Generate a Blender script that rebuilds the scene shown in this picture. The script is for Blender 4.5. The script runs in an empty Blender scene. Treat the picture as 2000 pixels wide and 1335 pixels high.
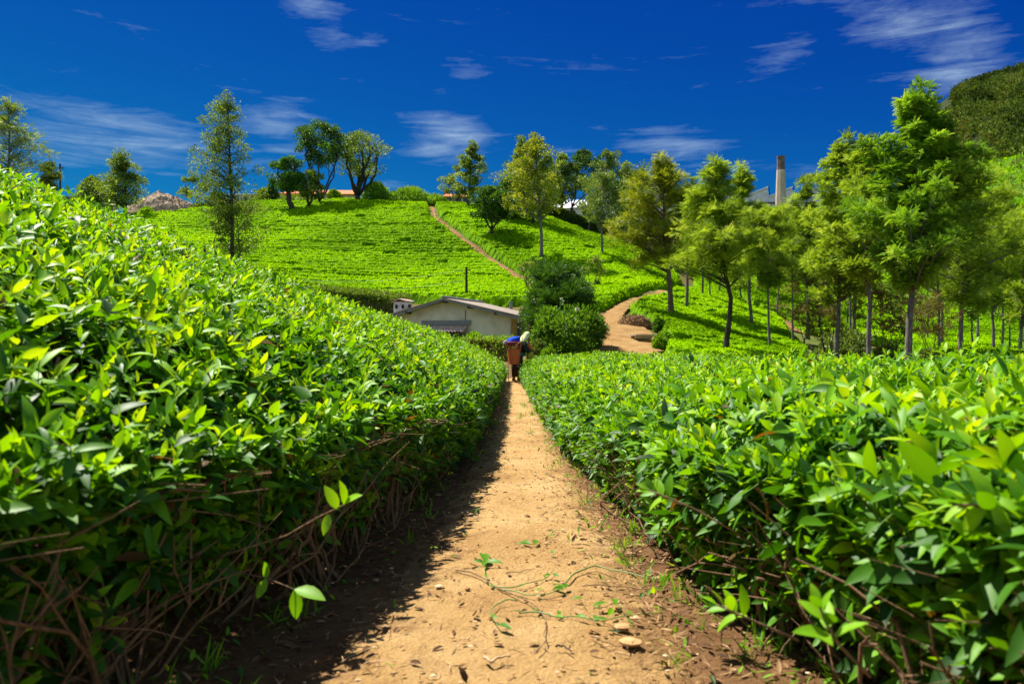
import bpy, math
import numpy as np
from mathutils import Vector

rng = np.random.default_rng(11)
F = 1555.6          # focal length in photo pixels (28 mm on 36 mm, 2000 px)
CH = 1.1            # camera height
HZ = 667.5
col = bpy.context.scene.collection
scene = bpy.context.scene

# ------------------------------------------------------------------ helpers
def P(px, py, D):
    return np.array([(px - 1000.0) / F * D, D, CH - (py - HZ) / F * D])

def sstep(a, b, x):
    t = np.clip((x - a) / (b - a), 0, 1)
    return t * t * (3 - 2 * t)

def _hash(ix, iy, seed):
    h = (ix.astype(np.int64) * 374761393 + iy.astype(np.int64) * 668265263 + seed * 2147483647) & 0xFFFFFFFF
    h = ((h ^ (h >> 13)) * 1274126177) & 0xFFFFFFFF
    return ((h ^ (h >> 16)) & 0xFFFF) / 65535.0

def vnoise(x, y, seed=0):
    x = np.asarray(x, float); y = np.asarray(y, float)
    ix = np.floor(x); iy = np.floor(y)
    fx = x - ix; fy = y - iy
    fx = fx * fx * (3 - 2 * fx); fy = fy * fy * (3 - 2 * fy)
    a = _hash(ix, iy, seed); b = _hash(ix + 1, iy, seed)
    c = _hash(ix, iy + 1, seed); d = _hash(ix + 1, iy + 1, seed)
    return (a * (1 - fx) + b * fx) * (1 - fy) + (c * (1 - fx) + d * fx) * fy

def fbm(x, y, seed=0, oct=4):
    s = 0; a = 0.5; t = 0
    for k in range(oct):
        s = s + a * vnoise(x * 2 ** k, y * 2 ** k, seed + k * 17); t += a; a *= 0.5
    return s / t

def norm(v):
    return v / np.maximum(np.linalg.norm(v, axis=-1, keepdims=True), 1e-9)

class MB:
    def __init__(s):
        s.v = []; s.f = {}; s.t = []; s.m = {}; s.n = 0
    def add(s, v, f, tint=0.5, mi=0):
        v = np.asarray(v, float).reshape(-1, 3)
        f = np.asarray(f, np.int64)
        k = f.shape[1]
        s.f.setdefault(k, []).append(f + s.n)
        s.m.setdefault(k, []).append(np.full(len(f), mi))
        s.v.append(v); s.t.append(np.broadcast_to(np.asarray(tint, float), (len(v),)))
        s.n += len(v)
    def build(s, name, mats, parent=None, smooth=False):
        me = bpy.data.meshes.new(name)
        if s.n:
            v = np.concatenate(s.v)
            idx = []; tot = []; mi = []
            for k in s.f:
                f = np.concatenate(s.f[k]); idx.append(f.ravel()); tot.append(np.full(len(f), k)); mi.append(np.concatenate(s.m[k]))
            idx = np.concatenate(idx); tot = np.concatenate(tot); mi = np.concatenate(mi)
            me.vertices.add(len(v)); me.vertices.foreach_set('co', v.astype(np.float32).ravel())
            me.loops.add(len(idx)); me.loops.foreach_set('vertex_index', idx.astype(np.int32))
            me.polygons.add(len(tot))
            st = np.concatenate([[0], np.cumsum(tot)[:-1]]).astype(np.int32)
            me.polygons.foreach_set('loop_start', st)
            me.polygons.foreach_set('material_index', mi.astype(np.int32))
            me.polygons.foreach_set('use_smooth', np.full(len(tot), smooth))
            me.update(calc_edges=True)
            a = me.attributes.new('tint', 'FLOAT', 'POINT')
            a.data.foreach_set('value', np.concatenate(s.t).astype(np.float32))
        if not isinstance(mats, (list, tuple)): mats = [mats]
        for m in mats: me.materials.append(m)
        o = bpy.data.objects.new(name, me); col.objects.link(o)
        if parent is not None: o.parent = parent
        return o
    # ---- primitives
    def box(s, c, size, rz=0.0, tint=0.5, mi=0, taper=1.0):
        x, y, z = np.array(size) / 2.0
        v = np.array([[-x, -y, -z], [x, -y, -z], [x, y, -z], [-x, y, -z], [-x * taper, -y * taper, z], [x * taper, -y * taper, z], [x * taper, y * taper, z], [-x * taper, y * taper, z]])
        c_, s_ = math.cos(rz), math.sin(rz)
        R = np.array([[c_, -s_, 0], [s_, c_, 0], [0, 0, 1]])
        v = v @ R.T + np.array(c)
        s.add(v, [[0, 3, 2, 1], [4, 5, 6, 7], [0, 1, 5, 4], [1, 2, 6, 5], [2, 3, 7, 6], [3, 0, 4, 7]], tint, mi)
    def tube(s, pts, rad, sides=6, tint=0.5, mi=0, cap=True):
        pts = np.asarray(pts, float); K = len(pts)
        rad = np.broadcast_to(np.asarray(rad, float), (K,))
        tan = np.gradient(pts, axis=0); tan = norm(tan)
        up = np.array([0.0, 0, 1]) if abs(tan[0, 2]) < 0.9 else np.array([1.0, 0, 0])
        a = norm(np.cross(tan, up)); b = np.cross(tan, a)
        th = np.arange(sides) / sides * 2 * math.pi
        ring = pts[:, None, :] + rad[:, None, None] * (np.cos(th)[None, :, None] * a[:, None, :] + np.sin(th)[None, :, None] * b[:, None, :])
        i = np.arange(K - 1)[:, None] * sides; j = np.arange(sides)[None, :]; j2 = (j + 1) % sides
        f = np.stack([i + j, i + j2, i + sides + j2, i + sides + j], -1).reshape(-1, 4)
        s.add(ring.reshape(-1, 3), f, tint, mi)
        if cap:
            n0 = s.n - K * sides
            s.f.setdefault(sides, []).append(np.array([[n0 + k for k in range(sides)][::-1], [n0 + (K - 1) * sides + k for k in range(sides)]]))
            s.m.setdefault(sides, []).append(np.full(2, mi))
    def rings(s, rings, closed=True, cap=True, tint=0.5, mi=0):
        R = np.asarray(rings, float); K, n, _ = R.shape
        i = np.arange(K - 1)[:, None] * n; j = np.arange(n if closed else n - 1)[None, :]; j2 = (j + 1) % n
        f = np.stack([i + j, i + j2, i + n + j2, i + n + j], -1).reshape(-1, 4)
        s.add(R.reshape(-1, 3), f, tint, mi)
        if cap:
            n0 = s.n - K * n
            s.f.setdefault(n, []).append(np.array([[n0 + k for k in range(n)][::-1], [n0 + (K - 1) * n + k for k in range(n)]]))
            s.m.setdefault(n, []).append(np.full(2, mi))
    def leaves(s, tmpl, pos, d, nrm, L, W, curl=1.0, tint=0.5, mi=0):
        tv, tf = tmpl
        N = len(pos)
        if N == 0: return
        d = norm(d); side = norm(np.cross(d, nrm)); n = np.cross(side, d)
        L = np.broadcast_to(L, (N,)); W = np.broadcast_to(W, (N,)); curl = np.broadcast_to(curl, (N,))
        v = (pos[:, None, :] + (tv[None, :, 0] * L[:, None])[:, :, None] * d[:, None, :]
             + (tv[None, :, 1] * W[:, None])[:, :, None] * side[:, None, :]
             + (tv[None, :, 2] * (L * curl)[:, None])[:, :, None] * n[:, None, :]
             + (tv[None, :, 3] * W[:, None])[:, :, None] * n[:, None, :])
        f = (tf[None] + (np.arange(N) * len(tv))[:, None, None]).reshape(-1, tf.shape[1])
        t = np.repeat(np.broadcast_to(tint, (N,)), len(tv))
        s.add(v.reshape(-1, 3), f, t, mi)

# leaf templates: columns = along, across, curl (x length), fold (x width)
def _blade(ts, ws):
    v = []
    for t, w in zip(ts, ws):
        for q in (-1, 0, 1):
            v.append((t, q * w * 0.5, -0.32 * t * t + 0.05 * t, 0.16 * abs(q) * w))
    f = []
    for k in range(len(ts) - 1):
        for q in (0, 1):
            a = k * 3 + q
            f.append((a, a + 1, a + 4, a + 3))
    return np.array(v), np.array(f)
LEAF0 = _blade([0, .1, .28, .5, .72, .9, 1], [.06, .42, .88, 1, .78, .36, .02])
LEAF1 = _blade([0, .3, .65, 1], [.08, .92, .85, .03])
LEAF2 = (np.array([[0, 0, 0, 0], [.5, -.5, .04, .1], [1, 0, -.14, 0], [.5, .5, .04, .1]], float), np.array([[0, 1, 2, 3]]))
STEMT = (np.array([[0, -.5, 0, 0], [0, .5, 0, 0], [0, 0, 0, .8], [1, -.35, 0, 0], [1, .35, 0, 0], [1, 0, 0, .55]], float),
         np.array([[0, 1, 4, 3], [1, 2, 5, 4], [2, 0, 3, 5]]))
def _frond(pairs, lw, ll):
    v = []; f = []
    for k in range(pairs):
        t = 0.12 + 0.8 * k / max(pairs - 1, 1)
        ln = ll * (1 - 0.5 * t)
        z = -0.35 * t * t
        for q in (-1, 1):
            b = len(v)
            v += [(t, 0, z, 0), (t + .02, q * ln * .5, z + .01, .03), (t + .26, q * ln, z - .05, -.04), (t + .20, q * ln * .4, z, .02)]
            f.append((b, b + 1, b + 2, b + 3) if q > 0 else (b, b + 3, b + 2, b + 1))
    return np.array(v, float), np.array(f)
FROND0 = _frond(6, .1, .6)
FROND1 = _frond(4, .2, .75)

def rand_dir(n, r=None):
    r = r or rng
    v = r.normal(size=(n, 3)); return norm(v)

def tag(o, label=None, cat=None, group=None, kind=None):
    if label: o['label'] = label
    if cat: o['category'] = cat
    if group: o['group'] = group
    if kind: o['kind'] = kind
    return o
def empty(name, loc=(0, 0, 0), rz=0):
    o = bpy.data.objects.new(name, None); o.location = loc; o.rotation_euler = (0, 0, rz); o.empty_display_size = .2
    col.objects.link(o); return o

# ------------------------------------------------------------------ materials
def new_mat(name):
    m = bpy.data.materials.new(name); m.use_nodes = True
    nt = m.node_tree; nt.nodes.clear()
    out = nt.nodes.new('ShaderNodeOutputMaterial')
    return m, nt, out
def ramp(nt, fac, stops):
    r = nt.nodes.new('ShaderNodeValToRGB')
    el = r.color_ramp.elements
    while len(el) < len(stops): el.new(0.5)
    for e, (p, c) in zip(el, stops):
        e.position = p; e.color = (*c, 1)
    nt.links.new(fac, r.inputs[0]); return r.outputs[0]
def noise(nt, scale, detail=5, rough=.55, vec=None, dist=0):
    n = nt.nodes.new('ShaderNodeTexNoise'); n.inputs['Scale'].default_value = scale; n.inputs['Detail'].default_value = detail
    n.inputs['Roughness'].default_value = rough; n.inputs['Distortion'].default_value = dist
    if vec is not None: nt.links.new(vec, n.inputs['Vector'])
    return n.outputs['Fac']
def geo_pos(nt):
    return nt.nodes.new('ShaderNodeNewGeometry').outputs['Position']
def math_n(nt, op, a, b=None, clamp=False):
    m = nt.nodes.new('ShaderNodeMath'); m.operation = op; m.use_clamp = clamp
    for i, x in enumerate((a, b)):
        if x is None: continue
        if isinstance(x, (int, float)): m.inputs[i].default_value = x
        else: nt.links.new(x, m.inputs[i])
    return m.outputs[0]
def mixc(nt, fac, a, b, mode='MIX'):
    m = nt.nodes.new('ShaderNodeMix'); m.data_type = 'RGBA'; m.blend_type = mode
    if isinstance(fac, (int, float)): m.inputs[0].default_value = fac
    else: nt.links.new(fac, m.inputs[0])
    for i, x in ((6, a), (7, b)):
        if isinstance(x, tuple): m.inputs[i].default_value = (*x, 1)
        else: nt.links.new(x, m.inputs[i])
    return m.outputs[2]
def principled(nt, out, colr, rough=.7, spec=.3, bump=None, bstr=.4, bdist=.02):
    b = nt.nodes.new('ShaderNodeBsdfPrincipled')
    if isinstance(colr, tuple): b.inputs['Base Color'].default_value = (*colr, 1)
    else: nt.links.new(colr, b.inputs['Base Color'])
    if isinstance(rough, (int, float)): b.inputs['Roughness'].default_value = rough
    else: nt.links.new(rough, b.inputs['Roughness'])
    b.inputs['Specular IOR Level'].default_value = spec
    if bump is not None:
        bn = nt.nodes.new('ShaderNodeBump'); bn.inputs['Strength'].default_value = bstr; bn.inputs['Distance'].default_value = bdist
        nt.links.new(bump, bn.inputs['Height']); nt.links.new(bn.outputs[0], b.inputs['Normal'])
    if out is not None: nt.links.new(b.outputs[0], out.inputs[0])
    return b
def leaf_mat(name, stops, rough=.38, spec=.45, trans=.38, tcol=(1.25, 1.1, .5), vein=False):
    m, nt, out = new_mat(name)
    at = nt.nodes.new('ShaderNodeAttribute'); at.attribute_name = 'tint'
    fac = at.outputs['Fac']
    c = ramp(nt, fac, stops)
    if vein:
        n = noise(nt, 35, 3, .6, geo_pos(nt))
        c = mixc(nt, math_n(nt, 'MULTIPLY', n, .35), c, mixc(nt, 1.0, c, (.75, .7, .5), 'MULTIPLY'))
    b = principled(nt, None, c, rough, spec)
    t = nt.nodes.new('ShaderNodeBsdfTranslucent')
    nt.links.new(mixc(nt, 1.0, c, tcol, 'MULTIPLY'), t.inputs[0])
    mx = nt.nodes.new('ShaderNodeMixShader'); mx.inputs[0].default_value = trans
    nt.links.new(b.outputs[0], mx.inputs[1]); nt.links.new(t.outputs[0], mx.inputs[2])
    nt.links.new(mx.outputs[0], out.inputs[0])
    return m
def plain(name, c, rough=.7, spec=.3, var=.25, scale=6, bump=0, bscale=40, metal=0):
    m, nt, out = new_mat(name)
    p = geo_pos(nt)
    n = noise(nt, scale, 6, .6, p)
    cc = ramp(nt, n, [(.25, tuple(x * (1 - var) for x in c)), (.75, tuple(min(1, x * (1 + var)) for x in c))])
    bm = noise(nt, bscale, 4, .6, p) if bump else None
    b = principled(nt, out, cc, rough, spec, bm, bump, .02)
    b.inputs['Metallic'].default_value = metal
    return m

M = {}
M['tea'] = leaf_mat('tea_leaf', [(0, (.16, .075, .02)), (.03, (.10, .06, .012)), (.06, (.012, .048, .004)), (.3, (.034, .135, .005)), (.6, (.115, .32, .004)), (.85, (.24, .50, .006)), (1, (.36, .56, .012))], .5, .32, .46, (1.35, 1.12, .25), True)
M['tea_far'] = leaf_mat('tea_leaf_far', [(0, (.03, .08, .002)), (.3, (.125, .28, .002)), (.65, (.265, .54, .002)), (1, (.39, .64, .003))], .8, .04, .44, (1.3, 1.08, .25))
M['olive'] = leaf_mat('leaf_olive', [(0, (.042, .08, .010)), (.4, (.125, .205, .020)), (.75, (.25, .34, .04)), (1, (.38, .45, .11))], .5, .3, .38, (1.15, 1.1, .5))
M['yellow'] = leaf_mat('leaf_yellow', [(0, (.065, .10, .006)), (.4, (.19, .255, .012)), (.75, (.35, .41, .022)), (1, (.46, .50, .07))], .5, .3, .42)
M['grey'] = leaf_mat('leaf_grey', [(0, (0.052, 0.086, 0.0201)), (.45, (0.131, 0.209, 0.0334)), (.8, (0.244, 0.348, 0.0612)), (1, (0.434, 0.522, 0.1336))], .5, .35, .3)
M['dark'] = leaf_mat('leaf_dark', [(0, (0.017, 0.047, 0.0070)), (.45, (0.049, 0.127, 0.0127)), (.8, (0.101, 0.240, 0.0208)), (1, (0.158, 0.344, 0.0346))], .5, .3, .32)
M['bright'] = leaf_mat('leaf_bright', [(0, (.05, .12, .008)), (.4, (.14, .30, .014)), (.75, (.27, .48, .024)), (1, (.42, .56, .09))], .55, .25, .44, (1.2, 1.08, .5))
M['acacia'] = leaf_mat('leaf_acacia', [(0, (.075, .135, .009)), (.4, (.21, .335, .02)), (.75, (.36, .50, .04)), (1, (.48, .58, .13))], .6, .2, .46, (1.2, 1.1, .5))
M['rust'] = leaf_mat('leaf_rust', [(0, (.07, .05, .016)), (.4, (.15, .11, .03)), (.75, (.14, .17, .035)), (1, (.28, .22, .08))], .6, .15, .3, (1.2, 1, .6))
M['drylf'] = leaf_mat('leaf_dry', [(0, (.05, .022, .010)), (.4, (.12, .06, .025)), (.75, (.24, .13, .055)), (1, (.4, .26, .13))], .7, .15, .12, (1.1, 1, .7))
M['forest'] = leaf_mat('leaf_forest', [(0, (.018, .032, .006)), (.35, (.05, .085, .012)), (.7, (.10, .16, .022)), (.9, (.14, .19, .035)), (1, (.16, .13, .04))], .8, .06, .25)

def bark_mat(name, a, b, sc=8):
    m, nt, out = new_mat(name)
    p = geo_pos(nt)
    mp = nt.nodes.new('ShaderNodeMapping'); nt.links.new(p, mp.inputs[0]); mp.inputs['Scale'].default_value = (1, 1, .35)
    n = noise(nt, sc, 8, .65, mp.outputs[0])
    principled(nt, out, ramp(nt, n, [(.3, a), (.7, b)]), .85, .15, noise(nt, sc * 4, 5, .6, mp.outputs[0]), .6, .02)
    return m
M['bark_grey'] = bark_mat('bark_grey', (.055, .048, .045), (.20, .18, .16))
M['bark_dark'] = bark_mat('bark_dark', (.022, .018, .015), (.085, .068, .052))
M['bark_red'] = bark_mat('bark_red', (.07, .045, .03), (.20, .14, .09))
M['stem'] = bark_mat('tea_stem', (.085, .048, .024), (.27, .165, .085), 30)
M['twig'] = bark_mat('twig', (.10, .06, .03), (.34, .22, .12), 40)
M['greenstem'] = plain('green_stem', (.12, .20, .04), .5, .4)

def ground_mat():
    m, nt, out = new_mat('ground')
    p = geo_pos(nt)
    n1 = noise(nt, 1.6, 8, .65, p); n2 = noise(nt, 22, 6, .65, p); n3 = noise(nt, 90, 4, .6, p)
    soil = ramp(nt, n1, [(.25, (.09, .045, .018)), (.55, (.17, .09, .036)), (.8, (.28, .16, .066))])
    soil = mixc(nt, math_n(nt, 'MULTIPLY', n2, .6), soil, (.05, .024, .011))
    grass = ramp(nt, n2, [(.3, (.035, .07, .008)), (.7, (.13, .14, .03))])
    sep = nt.nodes.new('ShaderNodeSeparateXYZ'); nt.links.new(p, sep.inputs[0])
    mr = nt.nodes.new('ShaderNodeMapRange'); nt.links.new(sep.outputs[1], mr.inputs[0])
    mr.inputs[1].default_value = 26; mr.inputs[2].default_value = 42
    f = math_n(nt, 'MULTIPLY', mr.outputs[0], ramp(nt, noise(nt, .25, 5, .6, p), [(.35, (0, 0, 0)), (.55, (1, 1, 1))]))
    c = mixc(nt, f, soil, grass)
    h = math_n(nt, 'ADD', n2, math_n(nt, 'MULTIPLY', n3, .5))
    principled(nt, out, c, .95, .1, h, .9, .03)
    return m
M['ground'] = ground_mat()
def sand_mat(name, near, dim=1.0):
    m, nt, out = new_mat(name)
    p = geo_pos(nt)
    n1 = noise(nt, 1.3, 8, .6, p); n2 = noise(nt, 14, 8, .7, p); n3 = noise(nt, 120, 5, .7, p); n4 = noise(nt, 5, 5, .6, p, .6)
    c = ramp(nt, n1, [(.30, (.24, .13, .045)), (.48, (.36, .22, .082)), (.72, (.45, .305, .135))])
    c = mixc(nt, math_n(nt, 'MULTIPLY', ramp(nt, n2, [(.45, (0, 0, 0)), (.75, (1, 1, 1))]), .55), c, (.20, .105, .036))
    c = mixc(nt, math_n(nt, 'MULTIPLY', ramp(nt, n3, [(.55, (0, 0, 0)), (.72, (1, 1, 1))]), .5), c, (.52, .41, .22))
    c = mixc(nt, math_n(nt, 'MULTIPLY', ramp(nt, n3, [(.28, (1, 1, 1)), (.42, (0, 0, 0))]), .6), c, (.12, .062, .025))
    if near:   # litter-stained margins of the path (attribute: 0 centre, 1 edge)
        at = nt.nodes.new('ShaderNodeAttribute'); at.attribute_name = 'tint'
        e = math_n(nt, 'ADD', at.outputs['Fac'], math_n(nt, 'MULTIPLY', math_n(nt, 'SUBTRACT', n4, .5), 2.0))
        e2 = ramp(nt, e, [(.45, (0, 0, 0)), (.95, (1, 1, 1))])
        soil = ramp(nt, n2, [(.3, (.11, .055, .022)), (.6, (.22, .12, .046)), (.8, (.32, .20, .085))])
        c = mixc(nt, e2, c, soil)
    if dim != 1: c = mixc(nt, 1.0, c, (dim, dim * .96, dim * .92), 'MULTIPLY')
    v = nt.nodes.new('ShaderNodeTexVoronoi'); v.inputs['Scale'].default_value = 55; nt.links.new(p, v.inputs['Vector'])
    h = math_n(nt, 'ADD', math_n(nt, 'ADD', n2, math_n(nt, 'MULTIPLY', n3, .7)), math_n(nt, 'MULTIPLY', v.outputs['Distance'], .5))
    principled(nt, out, c, .95, .1, h, .85, .02)
    return m
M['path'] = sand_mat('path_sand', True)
M['sand'] = sand_mat('far_sand', False, .72)
M['track_soil'] = plain('track_soil', (.20, .095, .042), .95, .1, .45, 1.5, .6, 6)

# ------------------------------------------------------------------ terrain
def left_lip(Y):
    return np.interp(Y, [-2, 1, 2, 4, 7, 12, 18, 24, 30], [-1.45, -1.34, -1.18, -.74, -.49, -.39, -.35, -.31, -.3])
def right_lip(Y):
    return np.interp(Y, [-2, 1.5, 2.5, 3.4, 5.5, 8, 11, 18, 24, 30], [1.22, 1.10, .93, .75, .66, .59, .52, .42, .36, .3])
def path_mid(Y):
    return np.interp(Y, [-3, 0, 2.5, 4, 8, 14, 24, 28, 33], [-.05, -.05, -.04, .06, .10, .12, .08, .25, 2.2])
def path_half(Y):
    return np.interp(Y, [-3, 2.5, 5, 9, 14, 24, 33], [.58, .52, .42, .34, .31, .29, .6])

def bank(X, Y):
    d = np.maximum(-X + left_lip(Y) - .15, 0)
    L_ = np.interp(Y, [5, 8, 12, 20], [11, 7.2, 3.0, 2.7])
    return L_ * (1 - np.exp(-.47 * d / L_))
def g_near(X, Y):
    z = -0.15 * sstep(3, 26, Y) + bank(X, Y) * (1 - .6 * sstep(24, 36, Y))
    r = np.clip(X - .75, 0, 2.2)
    z = z + .075 * r - .10 * np.maximum(X - 8, 0) * (np.minimum(X - 8, 6) / 6 * .5 + .5)
    return z
CTRL = [(1000, 752, 27), (1060, 720, 31), (1110, 697, 36), (940, 700, 36), (900, 692, 48), (760, 684, 50), (1170, 693, 38), (1280, 694, 38),
        (1200, 640, 46), (1185, 612, 52), (1300, 574, 62), (1240, 587, 57), (700, 598, 60), (620, 578, 63), (900, 602, 58), (1040, 602, 57),
        (500, 545, 66), (300, 520, 70), (250, 421, 108), (400, 410, 106), (500, 400, 104), (650, 398, 104), (820, 404, 104), (920, 407, 102),
        (1000, 414, 100), (1100, 439, 97), (1220, 480, 90), (1330, 545, 82), (600, 470, 84), (800, 482, 82), (950, 500, 78), (1000, 537, 71), (400, 470, 86),
        (1330, 562, 76), (1440, 565, 92), (1550, 592, 92), (1700, 612, 95), (1850, 622, 95), (2000, 622, 95), (1420, 706, 40),
        (1500, 695, 46), (1560, 705, 48), (1632, 732, 36), (1695, 738, 33), (1775, 745, 29), (1880, 705, 45), (2000, 705, 60), (1900, 690, 65), (1310, 628, 53),
        (1340, 616, 58), (1420, 640, 56), (1058, 514, 74), (1176, 507, 78), (1190, 476, 92), (957, 469, 82), (1130, 575, 64), (1030, 575, 62), (1460, 620, 68)]
CW = [(-40, 130, 18.5), (0, 130, 18.8), (30, 125, 17.5), (-80, 130, 19), (-90, 90, 16), (-100, 50, 8), (-60, 30, 6), (75, 150, 22), (50, 150, 21.5), (40, 122, 15), (95, 140, 18),
      (70, 120, 11), (110, 120, 11), (140, 150, 16), (0, 260, 20), (-150, 260, 20), (120, 250, 26), (250, 200, 24), (60, 40, -2), (90, 60, 0), (60, 20, -3), (30, 14, -1.2), (120, 90, 5), (-200, 150, 19), (200, 100, 8), (0, 600, 20), (-500, 600, 20), (500, 600, 30), (-500, 100, 10), (500, 50, 0)]
_c = [P(*q) for q in CTRL] + [np.array(q, float) for q in CW]
_c = np.array(_c)
def _k(r2):
    return 0.5 * r2 * np.log(r2 + 1e-6)
_n = len(_c)
_d2 = ((_c[:, None, :2] - _c[None, :, :2]) / 50.0) ** 2
_A = np.zeros((_n + 3, _n + 3)); _A[:_n, :_n] = _k(_d2.sum(-1)) + np.eye(_n) * 1e-4
_A[:_n, _n] = 1; _A[:_n, _n + 1:] = _c[:, :2] / 50.0; _A[_n, :_n] = 1; _A[_n + 1:, :_n] = (_c[:, :2] / 50.0).T
_w = np.linalg.solve(_A, np.concatenate([_c[:, 2], np.zeros(3)]))
def g_far(X, Y):
    X = np.asarray(X, float); Y = np.asarray(Y, float)
    z = _w[_n] + _w[_n + 1] * X / 50 + _w[_n + 2] * Y / 50
    for i in range(_n):
        r2 = ((X - _c[i, 0]) / 50) ** 2 + ((Y - _c[i, 1]) / 50) ** 2
        z = z + _w[i] * _k(r2)
    return z
def G(X, Y):
    X = np.asarray(X, float); Y = np.asarray(Y, float)
    w = sstep(24, 33, Y)
    return g_near(X, np.minimum(Y, 40)) * (1 - w) + g_far(X, np.maximum(Y, 18)) * w
def ray_ground(px, py, d0=2.0, d1=220.0):
    D = np.concatenate([np.arange(d0, 30, .05), np.arange(30, d1, .25)])
    r = np.array([P(px, py, d) for d in (1.0,)])[0]; r = r - np.array([0, 0, CH])
    pts = r[None] * D[:, None] + np.array([0, 0, CH])
    z = G(pts[:, 0], pts[:, 1])
    h = np.nonzero(z >= pts[:, 2])[0]
    i = h[0] if len(h) else len(D) - 1
    return np.array([pts[i, 0], pts[i, 1], z[i]])

def grid_mesh(xs, ys, zf, name, mat, tint=None, smooth=True):
    X, Y = np.meshgrid(xs, ys); Z = zf(X, Y)
    nx, ny = len(xs), len(ys)
    i = np.arange(ny - 1)[:, None] * nx + np.arange(nx - 1)[None, :]
    f = np.stack([i, i + 1, i + nx + 1, i + nx], -1).reshape(-1, 4)
    mb = MB(); mb.add(np.stack([X, Y, Z], -1), f, 0.5 if tint is None else tint(X, Y).ravel())
    return mb.build(name, mat, smooth=smooth)

def axis(*segs):
    out = []
    for a, b, st in segs: out.append(np.arange(a, b, st))
    out.append([segs[-1][1]]); return np.concatenate(out)
xs = axis((-900, -300, 60), (-300, -120, 12), (-120, -30, 1.6), (-30, -3, .4), (-3, 3, .09), (3, 30, .4), (30, 130, 1.6), (130, 300, 12), (300, 900, 60))
ys = axis((-25, -4, 1.5), (-4, 1, .3), (1, 12, .08), (12, 34, .25), (34, 120, .8), (120, 200, 5), (200, 900, 50))
def gz(X, Y):
    z = G(X, Y)
    near = 1 - sstep(20, 40, Y)
    z = z + near * (.05 * (fbm(X * 2.2, Y * 2.2, 3) - .5) + .03 * (fbm(X * 9, Y * 9, 5, 3) - .5))
    z = z + (1 - near) * .25 * (fbm(X * .3, Y * .3, 8) - .5)
    inp = (np.abs(X - path_mid(Y)) < path_half(Y) * 1.25) & (Y < 33)
    return z - .05 * inp
tag(grid_mesh(xs, ys, gz, 'ground', M['ground']), kind='structure')

# near path: its own sheet whose margins sink into the soil
us = np.linspace(-1, 1, 46); yy = axis((-4, 1, .3), (1, 9, .045), (9, 20, .12), (20, 33, .3))
U, Y = np.meshgrid(us, yy)
X = path_mid(Y) + U * path_half(Y) * 1.35
Z = G(X, Y) + .018 * (1 - np.abs(U) ** 3) - .035 * np.abs(U) ** 4 + .030 * (fbm(X * 3, Y * 3, 31) - .5) + .016 * (fbm(X * 14, Y * 14, 33, 3) - .5)
nx, ny = len(us), len(yy)
i = np.arange(ny - 1)[:, None] * nx + np.arange(nx - 1)[None, :]
mb = MB(); mb.add(np.stack([X, Y, Z], -1), np.stack([i, i + 1, i + nx + 1, i + nx], -1).reshape(-1, 4), (np.abs(U) ** 1.3).ravel())
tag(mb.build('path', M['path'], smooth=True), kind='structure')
def path_z(x, y):
    return G(x, y) + .022

def in_poly(X, Y, poly):
    r = np.zeros(X.shape, bool); n = len(poly)
    for k in range(n):
        x1, y1 = poly[k]; x2, y2 = poly[(k + 1) % n]
        c = ((y1 > Y) != (y2 > Y)) & (X < (x2 - x1) * (Y - y1) / (y2 - y1 + 1e-12) + x1)
        r ^= c
    return r
def seg_dist(X, Y, poly, closed=True):
    d = np.full(X.shape, 1e9); n = len(poly)
    for k in range(n if closed else n - 1):
        x1, y1 = poly[k]; x2, y2 = poly[(k + 1) % n]
        vx, vy = x2 - x1, y2 - y1
        t = np.clip(((X - x1) * vx + (Y - y1) * vy) / (vx * vx + vy * vy + 1e-12), 0, 1)
        d = np.minimum(d, np.hypot(X - x1 - t * vx, Y - y1 - t * vy))
    return d
def world_poly(pp):
    return [tuple(ray_ground(x, y, 28)[:2]) for x, y in pp]

def sheet(name, poly, st, off, mat):
    pw = np.array(poly)
    xs = np.arange(pw[:, 0].min() - .5, pw[:, 0].max() + .5, st); ys = np.arange(pw[:, 1].min() - .5, pw[:, 1].max() + .5, st)
    X, Y = np.meshgrid(xs, ys)
    wob = .5 * (fbm(X * 1.2, Y * 1.2, 71) - .5)
    m = (in_poly(X, Y, poly)) | (seg_dist(X, Y, poly) < .15 + wob)
    Z = G(X, Y) + off + .06 * (fbm(X * 1.5, Y * 1.5, 73) - .5)
    nx, ny = len(xs), len(ys)
    i = np.arange(ny - 1)[:, None] * nx + np.arange(nx - 1)[None, :]
    ok = m[:-1, :-1] & m[1:, :-1] & m[:-1, 1:] & m[1:, 1:]
    f = np.stack([i, i + 1, i + nx + 1, i + nx], -1)[ok]
    used = np.unique(f); mp = np.zeros(nx * ny, int); mp[used] = np.arange(len(used))
    mb = MB(); mb.add(np.stack([X, Y, Z], -1).reshape(-1, 3)[used], mp[f])
    return tag(mb.build(name, mat, smooth=True), kind='structure')
yard = world_poly([(1140, 700), (1174, 682), (1180, 645), (1184, 616), (1212, 600), (1258, 583), (1305, 572), (1345, 565), (1345, 568), (1305, 576), (1262, 588), (1228, 602), (1214, 622), (1256, 642), (1278, 668), (1290, 702), (1230, 710)])
sheet('sand_track', yard, .12, .16, M['sand'])
sheet('house_yard', world_poly([(1000, 636), (1064, 634), (1080, 690), (1010, 690)]), .15, .16, M['sand'])
crest_path_px = [(806, 401), (850, 428), (880, 450), (905, 470), (935, 492), (975, 520), (1012, 545), (1036, 562)]
cp = np.array([ray_ground(x, y, 50) for x, y in crest_path_px])
def strip_poly(c, hw):
    d = norm(np.gradient(c[:, :2], axis=0)); n = np.stack([-d[:, 1], d[:, 0]], -1)
    return [tuple(q) for q in c[:, :2] + n * hw] + [tuple(q) for q in (c[:, :2] - n * hw)[::-1]]
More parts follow.
